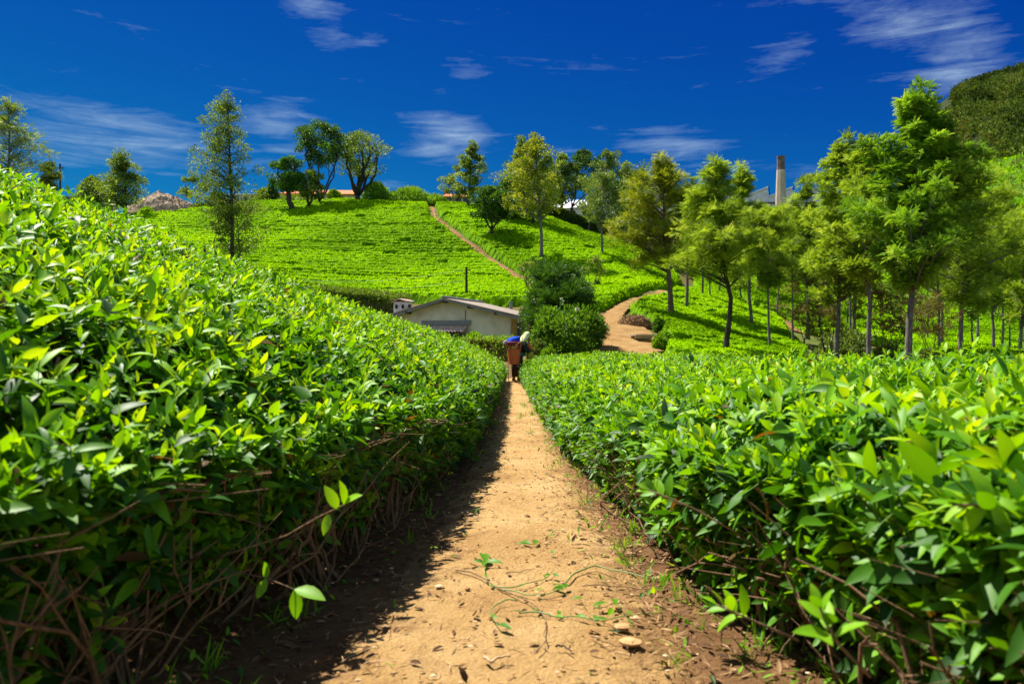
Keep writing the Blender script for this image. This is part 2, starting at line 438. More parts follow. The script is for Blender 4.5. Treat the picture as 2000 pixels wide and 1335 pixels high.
sheet('hill_path', strip_poly(cp, .10), .12, .10, M['track_soil'])
valley_px = [(1335, 540), (1400, 556), (1440, 580), (1480, 610), (1530, 625), (1560, 650)]
vp = np.array([ray_ground(x, y, 40) for x, y in valley_px])
sheet('valley_path', strip_poly(vp, .35), .2, .10, M['track_soil'])

# ------------------------------------------------------------------ tea on the hill (no one could count the bushes)
def tea_field(name, label, poly_px=None, poly=None, st=.18, hh=.75, spacing=1.32, excl=(), dens=60, leaf=(.17, .085), rows='contour', seed=0, tlo=.35):
    r = np.random.default_rng(seed + 500)
    if poly is None: poly = world_poly(poly_px)
    pw = np.array(poly)
    xs = np.arange(pw[:, 0].min(), pw[:, 0].max() + st, st); ys = np.arange(pw[:, 1].min(), pw[:, 1].max() + st, st)
    X, Y = np.meshgrid(xs, ys)
    inside = in_poly(X, Y, poly)
    e = np.where(inside, seg_dist(X, Y, poly), 0)
    for c, hw in excl:
        e = np.minimum(e, np.maximum(seg_dist(X, Y, [tuple(q[:2]) for q in c], False) - hw, 0))
    gzz = G(X, Y)
    if rows == 'contour':
        v = (gzz * 2.6 + .35 * Y) / spacing
    elif rows == 'y':
        v = (Y + .12 * X) / spacing
    else:
        a = rows; v = (Y * math.cos(a) - X * math.sin(a)) / spacing
    v = v + 1.2 * (fbm(X * .07, Y * .07, seed + 3) - .5) + .55 * (fbm(X * .45, Y * .45, seed + 5) - .5)
    c = np.abs(v - np.floor(v) - .5) * 2
    rowid = np.floor(v)
    gapw = .54 - .36 * (_hash(rowid, rowid * 0 + 3, seed) > .87) + .40 * fbm(X * .30 + rowid * 7.3, Y * .30, seed + 9, 3)
    gap = sstep(gapw, np.minimum(gapw + .14, 1.02), c) * (.25 + .75 * sstep(.3, 1.6, e))
    # bush to bush joints along the row, and a few missing bushes
    u = (X + .37 * _hash(rowid, rowid * 0, seed)) / 1.1 + .5 * fbm(X * .4, Y * .4, seed + 11)
    cu = np.abs(u - np.floor(u) - .5) * 2
    jgap = sstep(.8, 1.0, cu) * .16
    miss = (_hash(np.floor(u), rowid, seed + 13) < .025) * sstep(.0, .5, 1 - c) * .75
    h = hh * (1 - np.clip(np.maximum(np.maximum(gap * .95, jgap), miss), 0, .95))
    h = h * (.86 + .28 * fbm(X * 1.3, Y * 1.3, seed + 15, 3)) + .10 * (fbm(X * 4, Y * 4, seed + 17, 2) - .5)
    h = h * sstep(.0, .45, e + .25 * (fbm(X * 1.1, Y * 1.1, seed + 19) - .5) * 2)
    Z = gzz + h - .06
    nx, ny = len(xs), len(ys)
    i = np.arange(ny - 1)[:, None] * nx + np.arange(nx - 1)[None, :]
    m = e > 0
    ok = m[:-1, :-1] & m[1:, :-1] & m[:-1, 1:] & m[1:, 1:]
    f = np.stack([i, i + 1, i + nx + 1, i + nx], -1)[ok]
    used = np.unique(f); mp = np.zeros(nx * ny, int); mp[used] = np.arange(len(used))
    pts = np.stack([X, Y, Z], -1).reshape(-1, 3)
    patch = (fbm(X * .12, Y * .12, seed + 23) - .5).ravel()
    age = np.clip(.18 + .5 * _hash(np.floor(X * 5), np.floor(Y * 5), seed + 29).ravel() + .3 * patch - .8 * gap.ravel(), 0, 1)  # older side leaves and shade between rows both put into the gap tone
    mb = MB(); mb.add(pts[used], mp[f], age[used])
    # leaf tufts standing on the plucking surface
    cells = np.nonzero(ok.ravel())[0]
    area = len(cells) * st * st
    n = int(area * dens)
    pick = cells[r.integers(0, len(cells), n)]
    cy, cx = pick // (nx - 1), pick % (nx - 1)
    fx = r.random(n); fy = r.random(n)
    zc = Z[cy, cx] * (1 - fx) * (1 - fy) + Z[cy, cx + 1] * fx * (1 - fy) + Z[cy + 1, cx] * (1 - fx) * fy + Z[cy + 1, cx + 1] * fx * fy
    kp = (h / hh)[cy, cx] > .5
    cy, cx, fx, fy, zc = cy[kp], cx[kp], fx[kp], fy[kp], zc[kp]; n = len(cy)
    hc = (h / hh)[cy, cx]
    pos = np.stack([xs[cx] + fx * st, ys[cy] + fy * st, zc - .02], -1)
    d = rand_dir(n, r); d[:, 2] = np.abs(d[:, 2]) * 1.1 + .35
    nr = rand_dir(n, r) * .75 + np.array([-.2, -.15, 1.0])
    sc = r.uniform(.6, 1.35, n)
    tint = np.clip(tlo + .30 + .0 * hc + .55 * patch.reshape(ny, nx)[cy, cx] * 2 + r.normal(0, .16, n) - .1, 0, 1)
    mb.leaves(LEAF2, pos, d, nr, leaf[0] * sc, leaf[1] * sc, 1, tint)
    o = mb.build(name, M['tea_far'])
    return tag(o, label, 'tea field', kind='stuff')
cpe = [(cp, .40)]
tea_field('tea_field', 'large bright green terraced tea field on the left of the hill path', [(60, 470), (240, 427), (400, 414), (500, 401), (640, 399), (806, 402)] + crest_path_px[1:] + [(1042, 600), (900, 601), (780, 592), (620, 571), (300, 560), (60, 560)], excl=cpe, seed=1, dens=75)
tea_field('tea_field', 'bright green tea field between the hill path and the hedge under the factory', crest_path_px + [(1040, 606), (1100, 622), (1178, 610), (1196, 602), (1240, 582), (1300, 569), (1335, 556), (1322, 540), (1290, 520), (1225, 482), (1100, 441), (1000, 416), (915, 408), (840, 403)], excl=cpe, seed=2, dens=75)
tea_field('tea_field', 'lower tea terrace beside the sand track under tall thin trees', [(1228, 604), (1262, 590), (1306, 578), (1345, 568), (1410, 575), (1455, 605), (1500, 628), (1545, 660), (1590, 700), (1540, 722), (1420, 718), (1292, 706), (1292, 664), (1282, 640), (1230, 615)], excl=[(vp, .45)], seed=3, st=.13, dens=120, leaf=(.13, .065), rows=.5)
tea_field('tea_field', 'shaded tea field on the valley floor beyond the thin trees', poly=[(16, 70), (24, 62), (36, 60), (60, 60), (84, 62), (110, 100), (100, 124), (60, 130), (38, 122), (26, 112), (18, 96), (19, 84)], excl=[(vp, .5)], seed=4, st=.22, dens=45, leaf=(.2, .1), rows='y')
tea_field('tea_field', 'tea field on the slope behind the right hand trees', poly=[(24, 36), (34, 34), (60, 46), (66, 60), (38, 60), (24, 52)], seed=5, st=.2, dens=45, leaf=(.16, .08), rows='y')

# ------------------------------------------------------------------ near tea hedges
def hedge_h(Y):
    return np.interp(Y, [0, 3, 8, 16, 26], [1.0, .96, .88, .80, .72])
def rhedge_h(Y):
    return np.interp(Y, [0, 2.5, 5, 8, 16, 26], [.93, .84, .75, .71, .70, .69])
def top_left(X, Y):
    z = G(X, Y) + hedge_h(Y) + .10 * (fbm(X * 1.6, Y * 1.6, 41) - .5) + .05 * (fbm(X * 6, Y * 6, 43, 2) - .5)
    return z - .21 * (1 - np.clip((left_lip(Y) - X) / .75, 0, 1)) ** 1.7 * np.clip(1.15 - Y * .02, .6, 1.1)
def top_right(X, Y):
    z = G(X, Y) + rhedge_h(Y) + .10 * (fbm(X * 1.6, Y * 1.6, 45) - .5) + .05 * (fbm(X * 6, Y * 6, 47, 2) - .5)
    return z - .16 * (1 - np.clip((X - right_lip(Y)) / .6, 0, 1)) ** 1.7 - .065 * np.maximum(X - 2.4, 0) * sstep(4, 11, Y)

def add_shoots(mb, pos, ax, scale, lod, t0=.92, fall=.55, K=6, tj=.10, tv=0):
    n = len(pos)
    if n == 0: return
    tm = (LEAF0, LEAF1, LEAF2)[lod]
    ax = norm(ax)
    ref = rand_dir(n); p1 = norm(np.cross(ax, ref)); p2 = np.cross(ax, p1)
    ph = rng.random(n) * 6.28
    sh = rng.normal(0, .09, n)
    for k in range(K):
        age = k / max(K - 1, 1)
        a = ph + k * 2.4 + rng.normal(0, .3, n)
        th = np.radians(14 + 62 * age ** .8 + rng.normal(0, 13, n))
        perp = np.cos(a)[:, None] * p1 + np.sin(a)[:, None] * p2
        d = np.cos(th)[:, None] * ax + np.sin(th)[:, None] * perp
        d[:, 2] -= .12 * age
        nr = ax - d * (d * ax).sum(-1, keepdims=True) + .12 * rand_dir(n)
        L = scale * (.058 + .055 * age ** .7) * rng.uniform(.75, 1.25, n)
        t = np.clip(t0 - fall * age + sh + tv + rng.normal(0, tj, n), 0, 1)
        t = np.where(t < .06, .07, t); t = np.where(rng.random(n) < (.03 if k >= K - 2 else .004), rng.uniform(0, .035, n), t)
        mb.leaves(tm, pos - ax * (k * .016 * scale)[:, None], d, nr, L, L * rng.uniform(.27, .42, n), rng.uniform(.2, 1.7, n), t)
    if lod == 0:
        mb.leaves(STEMT, pos - ax * (.13 * scale)[:, None], ax, p1, .14 * scale, .0035 * np.ones(n), 0, np.full(n, .55))

def hedge(side, name, label):
    root = empty(name, (0, 0, 0)); tag(root, label, 'tea hedge', 'tea hedges along the path')
    L = side == 'left'
    sgn = -1 if L else 1
    lip = left_lip if L else right_lip
    top = top_left if L else top_right
    mb = MB()
    # --- plucking surface
    for (y0, y1, lod, dens, K, sc) in ((.7, 4.2, 0, 195, 6, .98), (4.2, 10, 1, 205, 6, .88), (10, 18, 1, 180, 5, .82), (18, 25.5 if L else 27.5, 2, 190, 5, .8)):
        xm = (1.6 + .80 * y1) if L else min(1.8 + .78 * y1, 11)
        n = int(xm * (y1 - y0) * dens)
        x = sgn * rng.random(n) * xm; y = y0 + rng.random(n) * (y1 - y0)
        out = (x * sgn) - (lip(y) * sgn)
        ok = (out > -.02) & (np.abs(x) < (1.3 + .80 * y))
        if not L: ok &= (np.abs(x) < 10.5)
        x, y = x[ok], y[ok]; n = len(x)
        z = top(x, y) + rng.normal(0, .025, n) + np.where(rng.random(n) < .13, rng.uniform(.02, .13, n), 0) - .10 * np.maximum(fbm(x * 2.6, y * 2.6, 51 + (3 if L else 0), 3) - .52, 0) * 5 * (.25 if lod else .35)
        e = .15
        gx = (top(x + e, y) - top(x - e, y)) / (2 * e); gy = (top(x, y + e) - top(x, y - e)) / (2 * e)
        ax = np.stack([-gx * .8, -gy * .5, np.ones(n)], -1) + rng.normal(0, .33, (n, 3))
        s = sc * rng.uniform(.62, 1.35, n)
        vig = .26 * (fbm(x * 1.3, y * 1.3, 91, 3) - .5) * 2 - np.where(rng.random(n) < .12, .35, 0)
        add_shoots(mb, np.stack([x, y, z], -1), ax, s, lod, .93, .52, K, tv=vig)
        # maintenance leaves beneath
        m = int(n * (2.2 if lod < 2 else 1.2))
        j = rng.integers(0, n, m)
        pos = np.stack([x[j] + rng.normal(0, .06, m), y[j] + rng.normal(0, .06, m), z[j] - rng.uniform(.03, .17, m)], -1)
        d = rand_dir(m); d[:, 2] *= .5; nr = rand_dir(m) * .5 + np.array([0, 0, 1.0])
        LL = rng.uniform(.08, .13, m) * (sc if lod < 2 else .95)
        mb.leaves((LEAF1, LEAF1, LEAF2)[lod], pos, d, nr, LL, LL * rng.uniform(.36, .46, m), rng.uniform(.3, 1.2, m), np.where(rng.random(m) < .02, .02, np.clip(rng.normal(.33, .13, m), .07, 1)))
    # --- side face towards the path
    for (y0, y1, lod, dens) in ((.6, 4.5, 0, 270 if L else 400), (4.5, 11, 1, 360), (11, 26 if L else 27.5, 2, 260)):
        n = int((y1 - y0) * dens)
        y = y0 + rng.random(n) * (y1 - y0)
        low = .22 if L else .20
        near = 1 - sstep(3.5, 8, y)
        h = 1 - rng.random(n) ** 1.0 * (1 - low * near * .9)
        keep = rng.random(n) < np.where(h < .5, (.30 if L else .42) + .6 * (1 - near), 1)
        y, h, near = y[keep], h[keep], near[keep]; n = len(y)
        gzb = G(lip(y), y); tz = top(lip(y) + sgn * .05, y)
        z = gzb + .06 + (tz - gzb - .06) * h
        x = lip(y) + sgn * ((.16 if L else .08) * (1 - h) * near - .07 * np.sin(h * 3.1) - .10 * (fbm(y * 1.7, h * 2, 57) - .5) * 2 + np.abs(rng.normal(0, .09, n)) - .04 * (1 - near))
        ax = np.stack([-sgn * rng.uniform(.2, 1.0, n), rng.normal(-.15, .45, n), .35 + .7 * h], -1)
        add_shoots(mb, np.stack([x, y, z], -1), ax, rng.uniform(.8, 1.25, n) * np.interp(y, [2, 6, 20], [1.0, .85, .75]), lod, .78, .50, 5 if lod else 6)
        m = int(n * 1.5); j = rng.integers(0, n, m)
        pos = np.stack([x[j] + sgn * rng.uniform(-.03, .25, m), y[j] + rng.normal(0, .1, m), z[j] + rng.normal(0, .07, m)], -1)
        d = rand_dir(m); d[:, 2] = d[:, 2] * .6 - .2; nr = rand_dir(m) + np.array([-sgn * .5, 0, .6])
        LL = rng.uniform(.07, .125, m) * np.interp(y[j], [2, 6, 20], [1.1, .95, .8])
        mb.leaves((LEAF0, LEAF1, LEAF2)[lod], pos, d, nr, LL, LL * rng.uniform(.34, .46, m), rng.uniform(.3, 1.3, m), np.where(rng.random(m) < .03, .02, np.clip(rng.normal(.30, .14, m), .07, 1)))
    mb.build('foliage', M['tea'], root, smooth=True)
    # --- added ragged sheet that keeps light out, below the plucking surface, behind the lip
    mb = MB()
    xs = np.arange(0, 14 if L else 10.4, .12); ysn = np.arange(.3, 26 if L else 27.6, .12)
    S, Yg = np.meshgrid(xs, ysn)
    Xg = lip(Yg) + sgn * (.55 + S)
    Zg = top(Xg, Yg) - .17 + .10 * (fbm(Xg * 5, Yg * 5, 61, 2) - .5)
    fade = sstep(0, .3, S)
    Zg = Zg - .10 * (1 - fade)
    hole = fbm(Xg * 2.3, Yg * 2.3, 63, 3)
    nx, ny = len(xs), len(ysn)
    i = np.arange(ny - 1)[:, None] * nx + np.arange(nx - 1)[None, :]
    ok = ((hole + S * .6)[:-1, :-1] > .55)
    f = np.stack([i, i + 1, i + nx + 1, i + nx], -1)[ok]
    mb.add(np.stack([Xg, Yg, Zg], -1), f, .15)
    mb.build('light_block_sheet', M['tea'], root)
    # --- stems
    stems = []
    for row in range(3):
        for yb in np.arange(.6 + .2 * row, 24, .5):
            if row and yb > 9: break
            near = yb < 9
            bx = lip(yb) + sgn * (.20 + .50 * row + rng.normal(0, .06))
            by = yb + rng.normal(0, .1)
            bz = G(bx, by) - .03
            for k in range((19 if row == 0 else 12) if near else 6):
                ex = lip(yb) + sgn * rng.uniform(-.02, .75) + sgn * .5 * row
                ey = by + rng.normal(.14 if L else .0, .30)
                ez = top(ex, ey) - rng.uniform(.02, .20)
                if rng.random() < .22: ex = lip(ey) - sgn * .04; ez = bz + rng.uniform(.30, .62) * (ez - bz)
                b = np.array([bx + rng.normal(0, .05), by + rng.normal(0, .07), bz]); e = np.array([ex, ey, ez])
                t = np.linspace(0, 1, 6)[:, None]
                p = b + (e - b) * t
                bow = np.array([rng.normal(0, .08), rng.normal(0, .09), 0])
                p = p + bow * np.sin(t * math.pi) + np.concatenate([np.zeros((1, 3)), rng.normal(0, .020, (5, 3))])
                p[:, 2] += .10 * np.sin(t[:, 0] * math.pi) * (rng.random() - .5)
                lim = np.where((p[1:, 0] - lip(p[1:, 1])) * sgn > 0, top(p[1:, 0], p[1:, 1]), top(lip(p[1:, 1]) + sgn * .1, p[1:, 1])) - .07 - .09 * np.exp(-((p[1:, 0] - lip(p[1:, 1])) / .3) ** 2)
                p[1:, 2] = bz + (p[1:, 2] - bz) * min(1.0, float(np.min((lim - bz) / np.maximum(p[1:, 2] - bz, .02))))
                r0 = rng.uniform(.0035, .009) if k > 2 else rng.uniform(.009, .017)
                stems.append((yb, r0, p))
    big = sorted([s for s in stems if s[0] < 6.5 and s[0] > 1.4], key=lambda s: -s[1] / (s[0] + 1))[:45]
    ids = {id(s) for s in big}
    for s in big:
        q = MB(); q.tube(s[2], np.linspace(s[1], s[1] * .38, 6), 7, rng.random())
        q.build('stem', M['stem'], root, smooth=True)
    q = MB()
    for s in stems:
        sd = 5 if s[0] < 6 else 3
        if id(s) not in ids: q.tube(s[2], np.linspace(s[1], s[1] * .35, 6), sd, rng.random(), cap=False)
        for w in range(3 if s[0] < 6 else 1):
            k = rng.integers(2, 5); b = s[2][k]
            e = b + (s[2][5] - s[2][k - 1]) * rng.uniform(.3, .8) + rng.normal(0, .09, 3)
            e[2] = min(e[2], float(top(lip(e[1]) + sgn * max((e[0] - lip(e[1])) * sgn, .1), e[1])) - .14)
            mid = (b + e) / 2 + rng.normal(0, .02, 3)
            q.tube([b, mid, e], [s[1] * .45, s[1] * .33, s[1] * .2], 3 if s[0] > 4 else 4, rng.random(), cap=False)
    tag(q.build('twigs', M['stem'], root, smooth=True), kind='stuff')
    return root
HL = hedge('left', 'tea_hedge', 'tall dense tea hedge on the rising bank, its side towards the path in shade')
HR = hedge('right', 'tea_hedge', 'lower sunlit tea hedge across the path, edged by leafy side shoots and bare stems')

# stray shoots that lean out of the hedges
def sprig(parent, pts, leaves, r=.004, tints=(.55, .95)):
    pts = np.array(pts)
    q = MB(); q.tube(pts, np.linspace(r, r * .6, len(pts)), 6, .5); b = q.build('branch', M['twig'], parent, smooth=True)
    q = MB()
    for (a, d, n, ln) in leaves:
        q.leaves(LEAF0, np.array([a]), np.array([d], float), np.array([n], float), np.array([ln]), np.array([ln * .44]), .6, rng.uniform(*tints))
    q.build('foliage', M['tea'], b, smooth=True)
s0 = [P(400, 1095, 2.75), P(480, 1070, 2.7), P(560, 1045, 2.65), P(620, 1010, 2.6), P(672, 985, 2.6)]
e = s0[-1]
sprig(HL, s0, [(e, (.0, -.3, 1), (1, -.6, .2), .085), (e, (.55, -.4, .45), (-.3, -.6, 1), .085), (e - [.02, 0, .015], (-.35, -.2, .8), (.6, -1, .3), .09), (e - [.05, 0, .03], (-.1, -.5, -.8), (.3, -1, .2), .07), (e, (.7, -.1, .8), (-.4, -.6, .6), .05)], tints=(.75, .95))
s1 = [P(330, 1110, 2.95), P(410, 1108, 2.82), P(470, 1118, 2.7), P(520, 1128, 2.6), P(575, 1150, 2.5)]
sprig(HL, s1, [(s1[-1], (.9, -.4, -.05), (-.1, -.45, 1), .115), (s1[-1], (.12, -.1, -1), (.5, -1, .1), .095), (s1[-2], (.1, -.4, .9), (.6, -.8, .3), .06), (s1[-2], (-.3, -.3, -.8), (.4, -1, .2), .07), (s1[-3], (.3, -.5, .7), (-.4, -.7, .6), .055)], .003, (.6, .75))
for (pp, D) in (([(1700, 1320), (1640, 1260), (1610, 1210), (1600, 1180)], 1.75), ([(1560, 1100), (1440, 1040), (1350, 990), (1265, 955)], 2.9), ([(1990, 1010), (1900, 985), (1860, 985)], 1.7), ([(1560, 1250), (1480, 1215), (1400, 1180)], 2.3)):
    pts = [P(a, b, D) for a, b in pp]
    lv = []
    e = pts[-1]; ax = norm(pts[-1] - pts[-2])
    for k in range(9):
        a = k * 2.4; pr = norm(np.cross(ax, np.array([math.cos(a), math.sin(a), .3])))
        w = .3 + .12 * k
        d = ax * (1 - w * .5) + pr * w + np.array([0, 0, .15])
        lv.append((e - ax * .012 * k, d, np.array([-.2, -.35, 1.0]) + .4 * rand_dir(1)[0], .048 + .006 * k))
    sprig(HR, pts, lv, .0045, (.5, .92))

# ------------------------------------------------------------------ trees
def blade_for(D):
    if D < 38: return 'f0'
    if D < 62: return 'f1'
    return 'q'
def prof(style, u):
    u = np.clip(u, 0, 1)
    if style == 'cone': return np.minimum(1, .45 + u * 3.2) * (1 - u) ** .62
    if style == 'tall': return np.minimum(1, .55 + u * 2.2) * (1 - u ** 2.2) ** .8
    if style == 'umbrella': return np.minimum(1, .35 + u * 1.5) * (1 - u ** 3) ** .6
    return np.sqrt(np.clip(1 - (2 * u - 1) ** 2, 0, 1)) * .9 + .1
def tree(name, label, px, by, D, ty, cx, hw, cb, style='oval', mat='olive', bark='bark_grey', tw=6, clumps=60, lpc=60, fork=None, lean=(), group=None, seed=0, leafs=1.0, stems=1, spread=.24, skirt=0, cat='tree', bare=0.0):
    r = np.random.default_rng(seed + 1000)
    b = P(px, by, D); b[2] = min(G(b[0], b[1]), b[2] + .3) - .08 if D > 26 else b[2]
    cb = cb - (14 if D < 62 and name == 'acacia_tree' else 0)
    zt = P(px, ty, D)[2]; zb = P(px, cb, D)[2]; R = hw / F * D * (1.16 if D < 62 or style == 'tall' else 1.05)
    ctr = P(cx, ty, D); cxw = ctr[0]
    root = empty(name, tuple(b)); tag(root, label, cat, group)
    H = zt - b[2]
    r0 = tw / F * D * .5
    tk = MB()
    # trunk
    ftop = zt - .06 * (zt - zb) if stems == 1 else b[2] + (zb - b[2]) * (fork if fork else .5)
    K = 10
    t = np.linspace(0, 1, K)
    tr = np.stack([b[0] + (cxw - b[0]) * t ** 1.6 * (1 if stems == 1 else .3), np.full(K, b[1]), b[2] + (ftop - b[2]) * t], -1)
    wob = r.normal(0, .012 * H, (K, 2)); wob[0] = 0
    wob = np.cumsum(wob, 0) * .4
    tr[:, :2] += wob * sstep(0, .4, t)[:, None]
    for (tt, dx) in lean:
        tr[:, 0] += dx / F * D * np.exp(-((t - tt) / .16) ** 2)
    tr -= b
    rad = r0 * (1 - .86 * t) + r0 * .5 * np.exp(-t * 22) if stems == 1 else r0 * (1 - .25 * t) + r0 * .35 * np.exp(-t * 8)
    sd = 9 if D < 60 else 6
    tk.tube(tr, rad, sd, .5)
    # clump centres: strung along boughs of uneven reach, so that the outline is ragged and the sky shows between them
    nC = clumps
    if stems > 1:
        u = r.random(nC) ** .9
        a = r.random(nC) * 6.283
        q = np.sqrt(r.uniform(.12, 1, nC))
        pr = prof(style, u) * R * (.75 + .5 * r.random(nC))
        cc = np.stack([cxw - b[0] + np.cos(a) * q * pr, np.sin(a) * q * pr, zb - b[2] + u * (zt - zb) * .97], -1)
    else:
        per_ = 2 if D > 62 else 4; nB = max(nC // per_, 5)
        ub = (np.arange(nB) + r.random(nB)) / nB
        if style in ('cone', 'tall'): ub = ub ** 1.12
        ab = np.arange(nB) * 2.4 + r.normal(0, .5, nB)
        rb = prof(style, ub) * R * r.uniform(.4, 1.42 if D < 62 else 1.3, nB)
        k4 = np.tile([.36, .62, .84, 1.03] if per_ == 4 else [.5, .95], nB)
        ib = np.repeat(np.arange(nB), per_)
        a = ab[ib] + r.normal(0, .16, nB * per_); pr = rb[ib]; u = ub[ib]
        qq = k4 * pr
        cc = np.stack([cxw - b[0] + np.cos(a) * qq, np.sin(a) * qq, zb - b[2] + u * (zt - zb) * .93 + qq * r.uniform(.05, .45, nB)[ib] - .08 * R], -1)
        cc += r.normal(0, .075 * R, cc.shape)
        nC = len(cc); pr = np.maximum(qq, .3 * R)
    if style in ('cone', 'tall'):
        cc[0] = [tr[-1][0], tr[-1][1], zt - b[2] - .02 * (zt - zb)]
        cc[1] = [tr[-1][0] + .1 * R, 0, zt - b[2] - .09 * (zt - zb)]
    # limbs
    limbs = []
    if stems > 1:
        for k in range(stems):
            ang = 6.283 * k / stems + r.normal(0, .3)
            e = np.array([cxw - b[0] + math.cos(ang) * R * .6, math.sin(ang) * R * .6, zb - b[2] + (zt - zb) * r.uniform(.45, .8)])
            p0 = tr[-1]
            tt = np.linspace(0, 1, 7)[:, None]
            lp = p0 + (e - p0) * tt
            lp[:, 2] -= .0; lp[:, :2] += ((e - p0)[:2] * .22)[None] * np.sin(tt * math.pi)
            lp += np.concatenate([np.zeros((1, 3)), r.normal(0, .05 * R, (6, 3)) * .6])
            tk.tube(lp, np.linspace(r0 * .46, r0 * .12, 7), 6, .5); limbs.append(lp)
    for k in range(nC):
        c = cc[k]
        if stems > 1:
            lp = min(limbs, key=lambda l: np.min(np.linalg.norm(l - c, axis=1)))
            j = int(np.clip(np.argmin(np.linalg.norm(lp - c, axis=1)) - 1, 1, 5)); s = lp[j]; rs = r0 * .2
        else:
            hd = math.hypot(c[0] - cxw + b[0], c[1])
            hz = np.clip(c[2] - hd * r.uniform(.35, .8), (zb - b[2]) * .82, ftop - b[2])
            s = np.array([np.interp(hz, tr[:, 2], tr[:, 0]), np.interp(hz, tr[:, 2], tr[:, 1]), hz])
            rs = np.interp(hz, tr[:, 2], rad) * .5
        if np.linalg.norm(c - s) < .05: continue
        m1 = s + (c - s) * .5 + np.array([0, 0, .06 * np.linalg.norm(c - s)]) + r.normal(0, .03, 3) * R
        tk.tube([s, m1, c], [max(rs, .012), max(rs * .6, .008), .006], 4 if D < 62 else 3, .5, cap=False)
    tk.build('trunk', M[bark], root, smooth=True)
    # crown
    cr = MB()
    lpc = int(lpc * (1.9 if D > 62 else 1.5))
    n = nC * lpc
    ci = np.repeat(np.arange(nC), lpc)
    csz = R * spread * (.92 if D < 62 else 1.0) * r.uniform(.5, 1.3, nC) * (.62 + .35 * np.clip(prof(style, u) if len(u) == nC else .6, .2, 1))
    off = rand_dir(n, r) * (r.random(n) ** .55 * 1.12)[:, None]
    off[:, 2] *= .7
    pos = cc[ci] + off * csz[ci][:, None]
    if bare: 
        kp = r.random(n) > bare; pos, off, ci = pos[kp], off[kp], ci[kp]; n = len(pos)
    ct = r.normal(.5, .13, nC)
    tint = np.clip(ct[ci] + r.normal(0, .16, n), 0, 1)
    kind = blade_for(D)
    if kind == 'q':
        d = off + .7 * rand_dir(n, r) + np.array([0, 0, .15]); nr = rand_dir(n, r) + np.array([0, 0, .5])
        LL = r.uniform(.18, .36, n) * leafs * np.clip(D / 90, .72, 1.1)
        cr.leaves(LEAF2, pos, d, nr, LL, LL * r.uniform(.34, .55, n), 1, tint)
    else:
        d = off * 1.0 + .55 * rand_dir(n, r) + np.array([0, 0, .42]); nr = rand_dir(n, r) * .6 + np.array([0, 0, 1.0])
        LL = r.uniform(.15, .29, n) * leafs * (1.2 if kind == 'f1' else 1)
        cr.leaves(FROND0 if kind == 'f0' else FROND1, pos, d, nr, LL, LL * r.uniform(.5, .8, n), r.uniform(.5, 1.4, n), tint)
    cr.build('crown', M[mat], root)
    return root
GT = 'trees standing in the tea fields'
